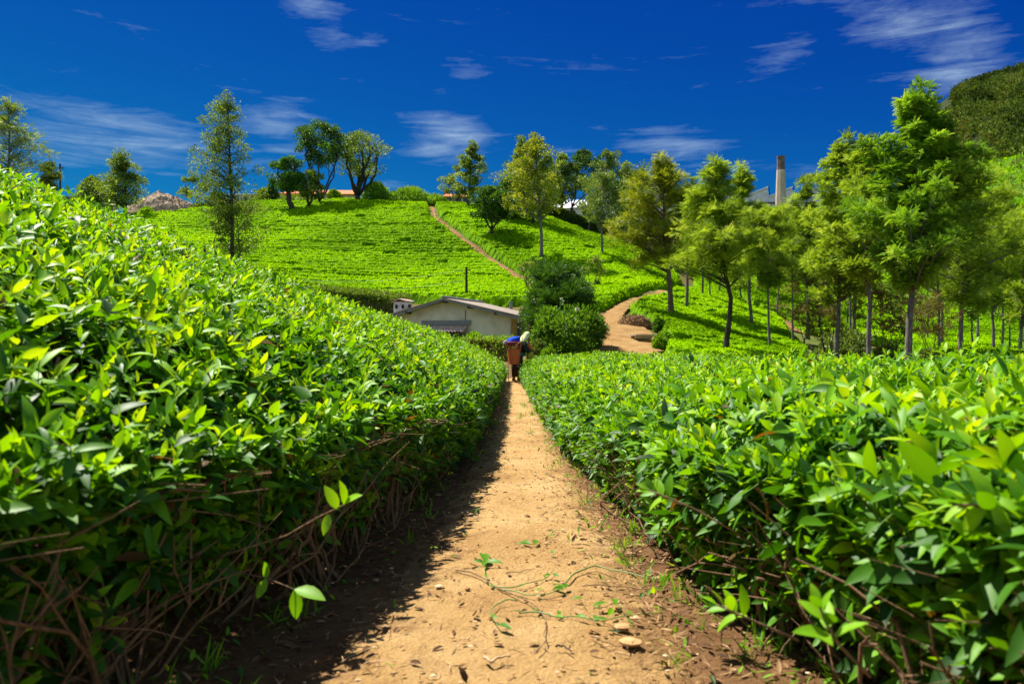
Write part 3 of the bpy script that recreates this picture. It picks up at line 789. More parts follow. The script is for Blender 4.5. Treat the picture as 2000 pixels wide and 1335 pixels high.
exec_trees = [
 # left edge and skyline
 dict(name='silver_oak', label='olive tree at the left edge of the photo rising behind the tea bank', px=25, by=430, D=48, ty=200, cx=12, hw=74, cb=345, style='tall', mat='olive', tw=9, clumps=80, lpc=17, seed=1),
 dict(name='silver_oak', label='small pale sapling tip just above the bank beside the left edge tree', px=100, by=400, D=50, ty=322, cx=100, hw=20, cb=372, style='tall', mat='grey', tw=4, clumps=14, lpc=26, seed=2),
 dict(name='broad_tree', label='bushy olive tree standing before the earth mound', px=245, by=424, D=96, ty=297, cx=238, hw=55, cb=402, style='cone', mat='olive', bark='bark_dark', tw=8, clumps=70, lpc=60, seed=3),
 dict(name='silver_oak', label='tallest slender tree with bare lower trunk rising over the tea bank', px=453, by=520, D=66, ty=180, cx=438, hw=58, cb=425, style='tall', mat='olive', bark='bark_dark', tw=9, clumps=110, lpc=48, seed=4, spread=.27),
 dict(name='silver_oak', label='thin leafy sapling growing at the foot of the tallest slender tree', px=470, by=520, D=67, ty=385, cx=462, hw=52, cb=512, style='oval', mat='olive', bark='bark_dark', tw=4, clumps=64, lpc=36, seed=5, spread=.3),
 dict(name='young_tree', label='low thin sapling leaning left of the tallest slender tree', px=420, by=508, D=66, ty=410, cx=428, hw=24, cb=470, style='oval', mat='olive', bark='bark_dark', tw=3, clumps=14, lpc=22, seed=6, lean=((.5, -8),)),
 dict(name='small_tree', label='small tree with separate round leaf tufts beside the earth mound', px=384, by=405, D=106, ty=343, cx=382, hw=30, cb=385, style='oval', mat='olive', bark='bark_dark', tw=4, clumps=12, lpc=70, seed=7, spread=.3, stems=3, fork=.4),
 dict(name='pollard_tree', label='short dark pollarded tree with gnarled trunk before an orange roof', px=566, by=432, D=96, ty=308, cx=562, hw=38, cb=370, style='umbrella', mat='dark', bark='bark_dark', tw=13, clumps=46, lpc=70, seed=8, stems=3, fork=.85, lean=((.5, 5),)),
 dict(name='umbrella_tree', label='tall dark umbrella tree on two forked stems on the hill crest', px=618, by=417, D=100, ty=242, cx=628, hw=56, cb=318, style='umbrella', mat='dark', bark='bark_dark', tw=9, clumps=64, lpc=66, seed=9, stems=5, fork=.22, bare=.12),
 dict(name='pollard_tree', label='low olive pollarded tree squeezed between the dark crest trees', px=601, by=426, D=97, ty=334, cx=606, hw=28, cb=385, style='umbrella', mat='olive', bark='bark_dark', tw=11, clumps=34, lpc=60, seed=10, stems=3, fork=.6),
 dict(name='umbrella_tree', label='fan shaped tree with many bare stems from one thick trunk on the crest', px=698, by=398, D=104, ty=260, cx=703, hw=64, cb=338, style='umbrella', mat='olive', bark='bark_dark', tw=15, clumps=62, lpc=66, seed=11, stems=7, fork=.28, bare=.25),
 dict(name='silver_oak', label='single straight tree beside the small house with the orange roof', px=915, by=424, D=98, ty=280, cx=921, hw=31, cb=382, style='tall', mat='olive', bark='bark_dark', tw=6, clumps=44, lpc=60, seed=12),
 dict(name='small_tree', label='small open two stemmed tree in front of the orange roofed house', px=893, by=408, D=106, ty=343, cx=885, hw=27, cb=385, style='oval', mat='olive', bark='bark_dark', tw=5, clumps=20, lpc=36, seed=13, stems=3, fork=.3),
 dict(name='dome_tree', label='low dark green domed tree with forked trunk right of the hill path', px=957, by=470, D=82, ty=368, cx=962, hw=44, cb=428, style='oval', mat='dark', bark='bark_dark', tw=9, clumps=60, lpc=75, seed=14, stems=4, fork=.5),
 dict(name='dome_tree', label='darker domed tree close behind the low dome tree', px=995, by=452, D=89, ty=352, cx=997, hw=38, cb=415, style='oval', mat='dark', bark='bark_dark', tw=8, clumps=50, lpc=60, seed=15, stems=4, fork=.5),
 dict(name='silver_oak', label='broad tall tree with pale bare trunk in the middle of the hill tea', px=1058, by=515, D=74, ty=260, cx=1042, hw=54, cb=415, style='tall', mat='yellow', tw=8, clumps=95, lpc=55, seed=16),
 dict(name='silver_oak', label='full crowned tree crowding behind the broad tall tree', px=1043, by=456, D=89, ty=268, cx=1020, hw=46, cb=420, style='tall', mat='olive', bark='bark_dark', tw=7, clumps=70, lpc=55, seed=17),
 dict(name='silver_oak', label='short dark tree with its crown low behind the domed trees', px=1012, by=446, D=95, ty=318, cx=1008, hw=38, cb=420, style='oval', mat='olive', bark='bark_red', tw=7, clumps=34, lpc=55, seed=18),
 dict(name='silver_oak', label='rounded tree on the skyline before the white roofed building', px=1098, by=430, D=104, ty=302, cx=1098, hw=44, cb=395, style='tall', mat='olive', bark='bark_dark', tw=8, clumps=60, lpc=60, seed=19),
 dict(name='curved_tree', label='dark tree on a strongly curved trunk before the white roofed building', px=1112, by=434, D=106, ty=294, cx=1143, hw=42, cb=370, style='umbrella', mat='dark', bark='bark_dark', tw=8, clumps=46, lpc=60, seed=20, stems=3, fork=.5, lean=((.6, 10),)),
 dict(name='silver_oak', label='pale feathery tree rising highest beside the dark curved tree', px=1191, by=477, D=92, ty=296, cx=1192, hw=42, cb=400, style='tall', mat='grey', tw=7, clumps=56, lpc=50, seed=21),
 dict(name='silver_oak', label='slim tree with a thin trunk before the long hedge', px=1150, by=455, D=96, ty=340, cx=1155, hw=36, cb=425, style='oval', mat='olive', tw=5, clumps=30, lpc=45, seed=22),
 dict(name='silver_oak', label='pale grey green tree on a thin straight trunk above the flowering shrub', px=1176, by=508, D=78, ty=332, cx=1178, hw=46, cb=440, style='oval', mat='grey', tw=6, clumps=60, lpc=48, seed=23),
 dict(name='silver_oak', label='distant feathery tree left of the big yellow green tree', px=1255, by=520, D=90, ty=322, cx=1250, hw=52, cb=460, style='tall', mat='grey', tw=6, clumps=60, lpc=50, seed=24),
 # the open wood on the right
 dict(name='acacia_tree', label='big yellow green tree on a brown trunk beside the bend of the sand track', px=1311, by=630, D=53, ty=305, cx=1290, hw=78, cb=525, style='cone', mat='yellow', bark='bark_red', tw=12, clumps=105, lpc=58, seed=25),
 dict(name='acacia_tree', label='straight grey trunked tree just right of the yellow green tree', px=1341, by=618, D=58, ty=352, cx=1345, hw=50, cb=500, style='cone', mat='olive', tw=7, clumps=50, lpc=48, seed=26),
 dict(name='acacia_tree', label='tree on a dark S-curved trunk standing nearest the sand track', px=1420, by=712, D=40, ty=315, cx=1398, hw=80, cb=545, style='cone', mat='acacia', bark='bark_dark', tw=12, clumps=90, lpc=50, seed=27, lean=((.28, 12), (.12, -4))),
 dict(name='acacia_tree', label='pointed tree before the factory roofs with a thin dark trunk', px=1468, by=640, D=56, ty=320, cx=1450, hw=46, cb=540, style='cone', mat='acacia', tw=7, clumps=80, lpc=50, seed=28),
 dict(name='acacia_tree', label='lower spreading tree under the chimney with a very thin trunk', px=1503, by=698, D=46, ty=402, cx=1498, hw=44, cb=570, style='oval', mat='acacia', tw=6, clumps=80, lpc=50, seed=29),
 dict(name='acacia_tree', label='thin far trunk tree at the valley floor below the chimney', px=1517, by=612, D=74, ty=440, cx=1520, hw=36, cb=540, style='oval', mat='olive', tw=5, clumps=36, lpc=44, seed=30),
 dict(name='acacia_tree', label='slim far tree between two thin trunks at the valley floor', px=1405, by=592, D=78, ty=430, cx=1408, hw=34, cb=530, style='oval', mat='olive', tw=4, clumps=34, lpc=44, seed=31),
 dict(name='acacia_tree', label='small far tree with a bare lower trunk on the shaded slope', px=1387, by=600, D=70, ty=455, cx=1384, hw=28, cb=540, style='oval', mat='olive', tw=4, clumps=24, lpc=40, seed=32),
 dict(name='acacia_tree', label='young tree right of the chimney rising between bigger crowns', px=1578, by=640, D=58, ty=348, cx=1578, hw=30, cb=560, style='cone', mat='olive', tw=6, clumps=56, lpc=46, seed=33),
 dict(name='acacia_tree', label='feathery tree on a knotted grey trunk left of the two thickest trunks', px=1632, by=735, D=36, ty=262, cx=1640, hw=66, cb=590, style='tall', mat='acacia', tw=10, clumps=100, lpc=46, seed=34),
 dict(name='acacia_tree', label='dense tree on a straight grey trunk with one low side limb', px=1697, by=740, D=33, ty=272, cx=1690, hw=62, cb=560, style='tall', mat='acacia', tw=11, clumps=90, lpc=46, seed=35),
 dict(name='acacia_tree', label='largest bright green tree with the thickest trunk, top against the sky', px=1773, by=748, D=29, ty=165, cx=1790, hw=112, cb=555, style='cone', mat='bright', tw=15, clumps=200, lpc=58, seed=36, spread=.17),
 dict(name='acacia_tree', label='wide tree right of the largest bright green tree with thin forked branches', px=1876, by=715, D=43, ty=330, cx=1895, hw=80, cb=600, style='oval', mat='acacia', tw=10, clumps=110, lpc=46, seed=37),
 dict(name='acacia_tree', label='low tree near the right edge with a dark thin trunk', px=1940, by=700, D=52, ty=415, cx=1945, hw=62, cb=600, style='oval', mat='olive', tw=7, clumps=80, lpc=44, seed=38),
 dict(name='acacia_tree', label='tree cut by the right edge of the photo', px=1992, by=700, D=46, ty=395, cx=2005, hw=66, cb=640, style='oval', mat='acacia', tw=8, clumps=80, lpc=46, seed=39),
 dict(name='silver_oak', label='leafy tree filling the gap between the yellow green tree and the S-curved trunk', px=1372, by=600, D=66, ty=378, cx=1370, hw=46, cb=525, style='oval', mat='acacia', tw=5, clumps=56, lpc=40, seed=70),
 dict(name='silver_oak', label='leafy tree right of the chimney base, behind the young tree', px=1600, by=640, D=64, ty=385, cx=1622, hw=40, cb=555, style='oval', mat='acacia', tw=6, clumps=60, lpc=40, seed=71),
 dict(name='acacia_tree', label='thin valley tree half hidden behind the S-curved trunk and its neighbour', px=1448, by=610, D=80, ty=462, cx=1448, hw=40, cb=560, style='oval', mat='acacia', tw=4, clumps=40, lpc=36, seed=90),
 dict(name='acacia_tree', label='low valley tree seen between the knotted and the straight grey trunk', px=1655, by=640, D=76, ty=500, cx=1660, hw=44, cb=600, style='oval', mat='acacia', tw=4, clumps=44, lpc=36, seed=91),
 dict(name='acacia_tree', label='low bushy tree on the slope right of the thickest trunk', px=1812, by=650, D=70, ty=505, cx=1812, hw=46, cb=615, style='oval', mat='olive', tw=4, clumps=46, lpc=36, seed=92),
 dict(name='acacia_tree', label='low tree on the slope under the crown of the wide tree', px=1900, by=655, D=68, ty=520, cx=1902, hw=42, cb=622, style='oval', mat='acacia', tw=4, clumps=42, lpc=36, seed=93),
 dict(name='acacia_tree', label='low slope tree beside the trunk cut by the right edge', px=1972, by=660, D=66, ty=530, cx=1972, hw=44, cb=626, style='oval', mat='olive', tw=4, clumps=42, lpc=36, seed=94),
 dict(name='silver_oak', label='skyline tree between the full crown and the rounded skyline tree', px=1068, by=436, D=100, ty=300, cx=1066, hw=34, cb=405, style='tall', mat='olive', bark='bark_dark', tw=6, clumps=46, lpc=50, seed=95),
 dict(name='silver_oak', label='skyline tree overlapping the pale feathery tree on its right', px=1222, by=470, D=100, ty=318, cx=1222, hw=36, cb=425, style='tall', mat='olive', tw=6, clumps=50, lpc=46, seed=96),
 dict(name='acacia_tree', label='slender tree just left of the right edge tree with a pale thin trunk', px=1958, by=690, D=58, ty=360, cx=1962, hw=52, cb=590, style='tall', mat='acacia', tw=5, clumps=60, lpc=36, seed=80),
 dict(name='acacia_tree', label='airy tree in the gap between the thickest trunk and the wide tree', px=1834, by=690, D=50, ty=345, cx=1838, hw=58, cb=590, style='tall', mat='acacia', tw=6, clumps=66, lpc=36, seed=81),
 dict(name='acacia_tree', label='thin trunk tree between the knotted trunk and the straight one', px=1664, by=705, D=48, ty=330, cx=1662, hw=44, cb=560, style='tall', mat='acacia', tw=5, clumps=50, lpc=36, seed=82),
 dict(name='acacia_tree', label='thin dark trunk tree left of the knotted trunk with a loose crown', px=1548, by=700, D=52, ty=385, cx=1552, hw=46, cb=560, style='tall', mat='acacia', tw=5, clumps=50, lpc=36, seed=83),
 dict(name='acacia_tree', label='distant tree on the right slope behind the wide tree', px=1910, by=640, D=78, ty=440, cx=1910, hw=50, cb=600, style='oval', mat='olive', tw=5, clumps=50, lpc=40, seed=84),
 dict(name='acacia_tree', label='distant low tree on the right slope seen under the largest crown', px=1760, by=640, D=80, ty=500, cx=1752, hw=46, cb=615, style='oval', mat='olive', tw=4, clumps=44, lpc=40, seed=85),
 dict(name='silver_oak', label='dark tree against the left end of the factory wall', px=1240, by=452, D=112, ty=330, cx=1240, hw=42, cb=430, style='oval', mat='olive', bark='bark_dark', tw=5, clumps=50, lpc=44, seed=60),
 dict(name='silver_oak', label='pale round tree before the factory left of its first visible gable', px=1335, by=470, D=112, ty=372, cx=1335, hw=48, cb=452, style='oval', mat='olive', tw=5, clumps=54, lpc=44, seed=61),
 dict(name='silver_oak', label='broad low tree hiding the factory wall left of the chimney', px=1440, by=470, D=112, ty=388, cx=1430, hw=56, cb=458, style='oval', mat='acacia', tw=5, clumps=60, lpc=44, seed=62),
 dict(name='silver_oak', label='low tree in front of the chimney base', px=1530, by=480, D=112, ty=408, cx=1524, hw=46, cb=470, style='oval', mat='acacia', tw=5, clumps=54, lpc=44, seed=63),
 dict(name='silver_oak', label='tree hiding the right end of the factory', px=1620, by=480, D=108, ty=385, cx=1618, hw=50, cb=465, style='oval', mat='olive', tw=5, clumps=54, lpc=44, seed=64),
 dict(name='silver_oak', label='dull tree on the far slope below the factory, left of the pointed tree', px=1385, by=540, D=92, ty=440, cx=1380, hw=56, cb=520, style='oval', mat='acacia', tw=5, clumps=60, lpc=44, seed=65),
 dict(name='silver_oak', label='dull tree on the far slope below the chimney', px=1480, by=550, D=92, ty=440, cx=1480, hw=60, cb=530, style='oval', mat='olive', tw=5, clumps=60, lpc=44, seed=66),
 dict(name='silver_oak', label='dull tree on the far slope between the young tree and the knotted trunk', px=1575, by=560, D=90, ty=440, cx=1575, hw=60, cb=545, style='oval', mat='acacia', tw=5, clumps=64, lpc=44, seed=67),
 dict(name='silver_oak', label='tall feathery tree crowding behind the knotted grey trunk', px=1668, by=650, D=58, ty=300, cx=1668, hw=60, cb=560, style='tall', mat='acacia', tw=7, clumps=80, lpc=44, seed=68),
 dict(name='silver_oak', label='full tree closing the gap behind the largest bright tree', px=1840, by=660, D=62, ty=380, cx=1842, hw=70, cb=590, style='oval', mat='olive', tw=6, clumps=80, lpc=44, seed=69),
 dict(name='young_tree', label='small bare branched tree left of the big dark shrub', px=1028, by=578, D=62, ty=505, cx=1030, hw=22, cb=545, style='oval', mat='olive', bark='bark_dark', tw=5, clumps=16, lpc=30, seed=40, stems=3, fork=.5),
 dict(name='young_tree', label='small bare branched tree right of the big dark shrub', px=1158, by=580, D=63, ty=500, cx=1162, hw=22, cb=560, style='oval', mat='olive', bark='bark_dark', tw=5, clumps=20, lpc=22, seed=41, stems=4, fork=.35),
 dict(name='small_tree', label='rust leaved small tree behind the thin trunks', px=1570, by=668, D=52, ty=545, cx=1572, hw=46, cb=630, style='oval', mat='rust', bark='bark_dark', tw=4, clumps=46, lpc=12, seed=42, stems=3, fork=.4),
 dict(name='small_tree', label='dark forked small tree with dry leaves beside the thickest trunk', px=1722, by=738, D=34, ty=560, cx=1735, hw=60, cb=660, style='oval', mat='rust', bark='bark_dark', tw=5, clumps=40, lpc=12, seed=43, stems=4, fork=.3, bare=.3),
 dict(name='small_tree', label='crooked dark small tree over the grey bush', px=1617, by=720, D=38, ty=585, cx=1605, hw=36, cb=650, style='oval', mat='rust', bark='bark_dark', tw=5, clumps=26, lpc=12, seed=44, stems=3, fork=.4, bare=.2),
 dict(name='small_tree', label='brown tinged small tree right of the thickest trunk', px=1822, by=700, D=40, ty=570, cx=1815, hw=44, cb=660, style='oval', mat='rust', bark='bark_dark', tw=4, clumps=36, lpc=12, seed=45, stems=4, fork=.3, bare=.2),
]
for k in exec_trees: tree(group=GT, **k)

# ------------------------------------------------------------------ shrubs and hedges farther off
def shrub(name, label, px, by, D, w, h, mat='dark', n=1500, seed=0, leaf=.2, group=None, shape='dome', cat='shrub', tint=.5, frond=False):
    r = np.random.default_rng(seed + 3000)
    b = P(px, by, D); b[2] = min(G(b[0], b[1]) + .02, b[2] + .3) - .05
    R = w / F * D / 2; H = h / F * D
    root = empty(name, tuple(b)); tag(root, label, cat, group)
    u = r.random(n); a = r.random(n) * 6.283
    if shape == 'cone': pr = (1 - u) ** .8 * np.minimum(1, .6 + u * 3)
    elif shape == 'ball': pr = np.sqrt(np.clip(1 - (2 * u - 1) ** 2, 0, 1))
    elif shape == 'egg': pr = np.sqrt(np.clip(1 - u ** 1.9, 0, 1)) * np.minimum(1, .75 + u)
    else: pr = np.sqrt(np.clip(1 - u ** 2, 0, 1))
    lump = .62 + .75 * fbm(a * 1.9 + 9, u * 5, seed, 3)
    q = r.uniform(.35, 1, n) ** .5
    pos = np.stack([np.cos(a) * pr * R * q * lump, np.sin(a) * pr * R * q * lump, u * H * (.85 + .25 * fbm(a * 2, u * 3, seed + 4))], -1)
    out = norm(np.stack([np.cos(a) * pr, np.sin(a) * pr, (u - .25) * 1.3], -1))
    if n > 3000:
        nb = 34
        ub_ = r.random(nb) ** .9 * .86; ab_ = r.random(nb) * 6.283; pb_ = np.interp(ub_, np.sort(u), np.sort(pr)[::-1]) * r.uniform(.45, 1.1, nb)
        cb3 = np.stack([np.cos(ab_) * pb_ * R, np.sin(ab_) * pb_ * R, ub_ * H], -1)
        wb = r.integers(0, nb, n); rb_ = R * r.uniform(.12, .36, nb)
        out = rand_dir(n, r); out[:, 2] = out[:, 2] * .9 + .15
        pos = cb3[wb] + out * (rb_[wb] * r.random(n) ** .45)[:, None]
        pos[:, 2] = np.maximum(pos[:, 2], .02)
        stray = r.random(n) < .05
        pos = np.where(stray[:, None], pos + norm(out + np.array([0, 0, .6])) * r.uniform(.1, .35, n)[:, None], pos)
    d = out + .6 * rand_dir(n, r) + np.array([0, 0, .3]); nr = rand_dir(n, r) + np.array([0, 0, .6])
    t = np.clip(tint + .5 * (fbm(a * 3, u * 7, seed + 8) - .5) + r.normal(0, .15, n), 0, 1)
    LL = leaf * r.uniform(.6, 1.4, n)
    mb = MB(); mb.leaves(FROND1 if frond else LEAF2, pos, d, nr, LL, LL * r.uniform(.35, .55, n), 1, t)
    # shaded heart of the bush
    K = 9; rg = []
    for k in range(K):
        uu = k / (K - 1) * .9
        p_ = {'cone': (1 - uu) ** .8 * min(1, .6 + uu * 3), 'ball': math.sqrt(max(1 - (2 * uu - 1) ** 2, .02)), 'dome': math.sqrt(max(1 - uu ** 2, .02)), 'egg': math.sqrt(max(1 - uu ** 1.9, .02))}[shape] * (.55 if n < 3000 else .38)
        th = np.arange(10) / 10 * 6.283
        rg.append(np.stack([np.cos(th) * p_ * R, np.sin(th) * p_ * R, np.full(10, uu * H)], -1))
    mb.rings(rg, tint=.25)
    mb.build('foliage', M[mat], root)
    st = MB()
    for k in range(6):
        e = pos[r.integers(0, n)] * .8
        st.tube([np.array([r.normal(0, .05 * R), r.normal(0, .05 * R), 0]), e * .5 + r.normal(0, .05 * R, 3), e], [.03, .02, .008], 4, .5, cap=False)
    st.build('stem', M['bark_dark'], root)
    return root
shrub('conical_shrub', 'tall dark conical conifer-like shrub beside the end of the path', 1098, 684, 40, 144, 180, 'dark', 11000, 1, .36, shape='egg', frond=True)
shrub('flowering_shrub', 'leafy mid green shrub with a few white flowers before the dark conical shrub', 1105, 692, 36.5, 138, 100, 'bright', 6500, 2, .19, tint=.20)
for k, (px, py, sz) in enumerate([(1127, 605, .10), (1097, 584, .08), (1108, 640, .07)]):
    c = P(px, py, 35.6 if k != 1 else 37.5); q = MB()
    r_ = np.random.default_rng(k)
    q.leaves(LEAF1, np.repeat(c[None], 10, 0) + r_.normal(0, .03, (10, 3)), rand_dir(10, r_) + np.array([0, -.4, .5]), rand_dir(10, r_), np.full(10, sz * 1.3), np.full(10, sz), .5, .9)
    fl = q.build('flower', plain('petal_white', (.8, .78, .66), .6, .2), None)
    fl.parent = bpy.data.objects['flowering_shrub']; fl.matrix_parent_inverse = bpy.data.objects['flowering_shrub'].matrix_world.inverted()
    fl.location = -Vector(bpy.data.objects['flowering_shrub'].location) ; fl.matrix_parent_inverse.identity()
crest = [('shrub', 'round dark green bush on the crest between the dark trees', 653, 393, 106, 24, 26, 'bright', 900, .3, 'ball', .2),
 ('bamboo_shrub', 'feathery bright shrub right of the fan shaped tree', 735, 398, 106, 58, 40, 'bright', 1800, .42, 'dome', .55),
 ('bamboo_shrub', 'long feathery shrub on the skyline in the middle of the crest', 800, 400, 106, 92, 32, 'bright', 2400, .42, 'dome', .45),
 ('bamboo_shrub', 'feathery shrub against the orange roofed house', 850, 402, 106, 50, 22, 'bright', 1300, .36, 'dome', .42),
 ('shrub', 'dry brown shrub between the feathery shrubs', 766, 399, 107, 26, 26, 'rust', 700, .3, 'dome', .6),
 ('shrub', 'olive shrub left of the short pollarded tree', 525, 401, 106, 62, 30, 'olive', 1500, .34, 'dome', .5),
 ('shrub', 'small dark shrub against the pale roof', 532, 396, 105, 22, 44, 'dark', 700, .3, 'dome', .4),
 ('shrub', 'low green shrub at the foot of the short pollarded tree', 590, 404, 104, 90, 16, 'olive', 1600, .3, 'dome', .4),
 ('shrub', 'low dark green bush beside the earth mound', 425, 411, 105, 40, 32, 'dark', 1100, .3, 'dome', .5),
 ('shrub', 'small pale green bush on the earth mound edge', 395, 416, 104, 44, 14, 'grey', 700, .28, 'dome', .5),
 ('shrub', 'small bright bush on the front of the earth mound', 287, 420, 103, 26, 12, 'bright', 500, .25, 'dome', .5),
 ('shrub', 'olive bush left of the bushy olive tree', 180, 420, 97, 72, 78, 'olive', 2000, .36, 'dome', .5),
 ('shrub', 'reddish brown bush under the distant pole', 118, 420, 80, 50, 72, 'rust', 1300, .3, 'dome', .35),
 ('shrub', 'dark green bush behind the slim trees by the hedge', 1235, 480, 95, 60, 60, 'dark', 1800, .36, 'dome', .5),
 ('shrub', 'olive shrub under the orange roofed house', 770, 398, 105, 40, 12, 'olive', 600, .25, 'dome', .5),
 ('shrub', 'clipped round green bush beside the wood planks', 1298, 662, 41, 34, 34, 'bright', 1500, .14, 'ball', .42),
 ('shrub', 'second clipped green bush between the planks and the brown trunk', 1288, 676, 40, 26, 30, 'bright', 1200, .14, 'ball', .35),
 ('shrub', 'dark round bush at the foot of the brown trunk', 1288, 640, 46, 24, 26, 'dark', 900, .15, 'ball', .5),
 ('shrub', 'large pale grey green bush behind the thin trunks', 1640, 722, 40, 112, 88, 'grey', 3800, .2, 'dome', .45),
 ('shrub', 'dull green undergrowth bush between the two thickest trunks', 1735, 738, 36, 90, 60, 'olive', 2400, .18, 'dome', .35),
 ('shrub', 'low grey green bush right of the thickest trunk', 1815, 735, 38, 70, 46, 'grey', 1800, .18, 'dome', .35),
 ('shrub', 'low leafy bush at the house wall left of the lean-to', 815, 664, 43.2, 44, 50, 'bright', 1600, .16, 'dome', .4),
 ('shrub', 'green bush in front of the lean-to roof', 868, 680, 42, 66, 50, 'bright', 1800, .16, 'dome', .35),
 ('shrub', 'light green bush at the right corner of the house wall', 925, 680, 41, 60, 48, 'bright', 1400, .15, 'dome', .5),
 ('shrub', 'yellow green bush beyond the house yard', 1042, 646, 56, 52, 32, 'yellow', 1300, .2, 'dome', .4),
 ('shrub', 'scrubby grey green bush beside the dry brush fence', 1052, 690, 33, 42, 44, 'grey', 1300, .13, 'dome', .4),
 ('shrub', 'small leafy bush between the path end and the flowering shrub', 1070, 697, 32, 36, 34, 'bright', 1200, .12, 'dome', .4)]
for k, (nm, lb, px, by, D, w, h, mt, n, lf, shp, tn) in enumerate(crest):
    shrub(nm, lb, px, by, D, w, h, mt, n, 20 + k, lf, shape=shp, tint=tn, frond=(nm == 'bamboo_shrub'), group='bamboo shrubs on the crest' if nm == 'bamboo_shrub' else 'shrubs of the estate')

def hedge_row(name, label, px_pts, D_pts, h, w, mat, dens=300, leaf=.16, seed=0, cat='hedge', tl=(.25, .6), side=None, weeds=None):
    r = np.random.default_rng(seed + 4000)
    pts = np.array([P(x, y, d) for (x, y), d in zip(px_pts, D_pts)])
    seg = np.linalg.norm(np.diff(pts[:, :2], axis=0), axis=1); cum = np.concatenate([[0], np.cumsum(seg)])
    n = int(cum[-1] * dens)
    s = r.random(n) * cum[-1]
    x = np.interp(s, cum, pts[:, 0]); y = np.interp(s, cum, pts[:, 1])
    off = r.uniform(-w / 2, w / 2, n); v = r.random(n)
    onface = r.random(n) < .6
    off = np.where(onface, -w / 2 + r.normal(0, .05, n), off); v = np.where(onface, v, .97 + r.normal(0, .05, n))
    hv = h * (.9 + .25 * fbm(s * .8, s * 0, seed))
    z = G(x, y + off) + v * hv
    pos = np.stack([x, y + off, z], -1)
    d = rand_dir(n, r) + np.array([0, -.4, .3]); nr = rand_dir(n, r)
    t = np.clip(np.where(onface, tl[0], tl[1]) + r.normal(0, .15, n), 0, 1)
    LL = leaf * r.uniform(.6, 1.4, n)
    root = empty(name, (0, 0, 0)); tag(root, label, cat)
    mb = MB(); mb.leaves(LEAF2, pos, d, nr, LL, LL * .5, 1, t)
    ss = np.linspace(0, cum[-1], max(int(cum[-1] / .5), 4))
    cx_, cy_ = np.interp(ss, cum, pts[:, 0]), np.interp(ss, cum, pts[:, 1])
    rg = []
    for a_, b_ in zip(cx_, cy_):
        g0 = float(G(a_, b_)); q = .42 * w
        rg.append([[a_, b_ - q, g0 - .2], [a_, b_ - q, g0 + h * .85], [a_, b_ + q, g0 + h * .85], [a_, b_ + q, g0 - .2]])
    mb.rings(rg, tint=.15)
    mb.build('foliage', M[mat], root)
    if weeds:
        m_ = int(n * .45); jj = r.integers(0, n, m_); q = MB()
        q.leaves(LEAF2, pos[jj] + r.normal(0, .08, (m_, 3)) + np.array([0, -.06, .05]), d[jj] + np.array([0, 0, .4]), nr[jj], leaf * r.uniform(.7, 1.6, m_), leaf * .45, 1, np.clip(r.normal(.45, .2, m_), 0, 1)); q.build('creeper', M[weeds], root)
    if side:
        q = MB()
        m_ = int(cum[-1] * 14)
        for k in range(m_):
            s_ = r.random() * cum[-1]; a_ = np.interp(s_, cum, pts[:, 0]); b_ = np.interp(s_, cum, pts[:, 1]) - w / 2 - .05
            g0 = float(G(a_, b_)); hh_ = h * r.uniform(.4, .9)
            q.tube([[a_, b_, g0], [a_ + r.normal(0, .1), b_ - .05, g0 + hh_ * .6], [a_ + r.normal(0, .2), b_ + .05, g0 + hh_]], [.02, .015, .008], 3, .5, cap=False)
        tag(q.build('stems', M[side], root), kind='stuff')
    return root
hedge_row('clipped_hedge', 'long clipped hedge with brown twiggy side at the foot of the hill tea', [(600, 600), (680, 604), (740, 606), (800, 610)], [60, 59.5, 58.5, 57], 1.35, 1.2, 'olive', 900, .17, 1, side='twig', tl=(.35, .45))
hedge_row('clipped_hedge', 'lower dark hedge in front of the twiggy hedge beside the house chimney', [(690, 626), (740, 628), (790, 630)], [54, 53, 52], .7, 1.0, 'dark', 700, .15, 2, tl=(.4, .7))
hedge_row('clipped_hedge', 'long clipped hedge running down from the white roofed building to the thin trees', [(1050, 425), (1100, 441), (1150, 455), (1220, 482), (1262, 500)], [101, 99, 97, 92, 89], 1.6, 1.4, 'olive', 500, .24, 3, tl=(.25, .55))
hedge_row('clipped_hedge', 'short dark hedge above the long clipped hedge by the white building', [(1130, 428), (1180, 440), (1250, 455)], [108, 106, 104], 1.3, 1.4, 'dark', 400, .26, 4, tl=(.2, .8))
hedge_row('brush_fence', 'low fence of dry cut brush and weeds in front of the house', [(862, 688), (900, 690), (950, 693), (1008, 697)], [37, 36, 35, 33.5], .86, .7, 'rust', 800, .12, 5, cat='fence', side='twig', tl=(.5, .85), weeds='bright')

# ------------------------------------------------------------------ earth mound, brush heap, planks
def mound(name, label, px, by, D, w, h, mat, n_lump, seed, cat, depth=.6):
    r = np.random.default_rng(seed + 6000)
    b = P(px, by, D); b[2] = G(b[0], b[1]) - .1
    R = w / F * D / 2; H = h / F * D
    nx, ny = 70, 40
    xs = np.linspace(-1, 1, nx); ys = np.linspace(-1, 1, ny)
    X, Y = np.meshgrid(xs, ys)
    rr = np.sqrt(X ** 2 + Y ** 2)
    Z = H * np.clip(1 - rr ** 2.2, 0, 1) ** .8 * (.7 + .55 * fbm(X * 2.5 + seed, Y * 2.5, seed)) + .30 * H * (fbm(X * 8, Y * 8, seed + 2) - .5) * (rr < 1)
    Z = Z - .5 * sstep(.9, 1.1, rr)
    root = empty(name, tuple(b)); tag(root, label, cat)
    i = np.arange(ny - 1)[:, None] * nx + np.arange(nx - 1)[None, :]
    mb = MB(); mb.add(np.stack([X * R, Y * R * depth, Z], -1), np.stack([i, i + 1, i + nx + 1, i + nx], -1).reshape(-1, 4))
    mb.build('heap', mat, root)
    return root, R, H, r, depth
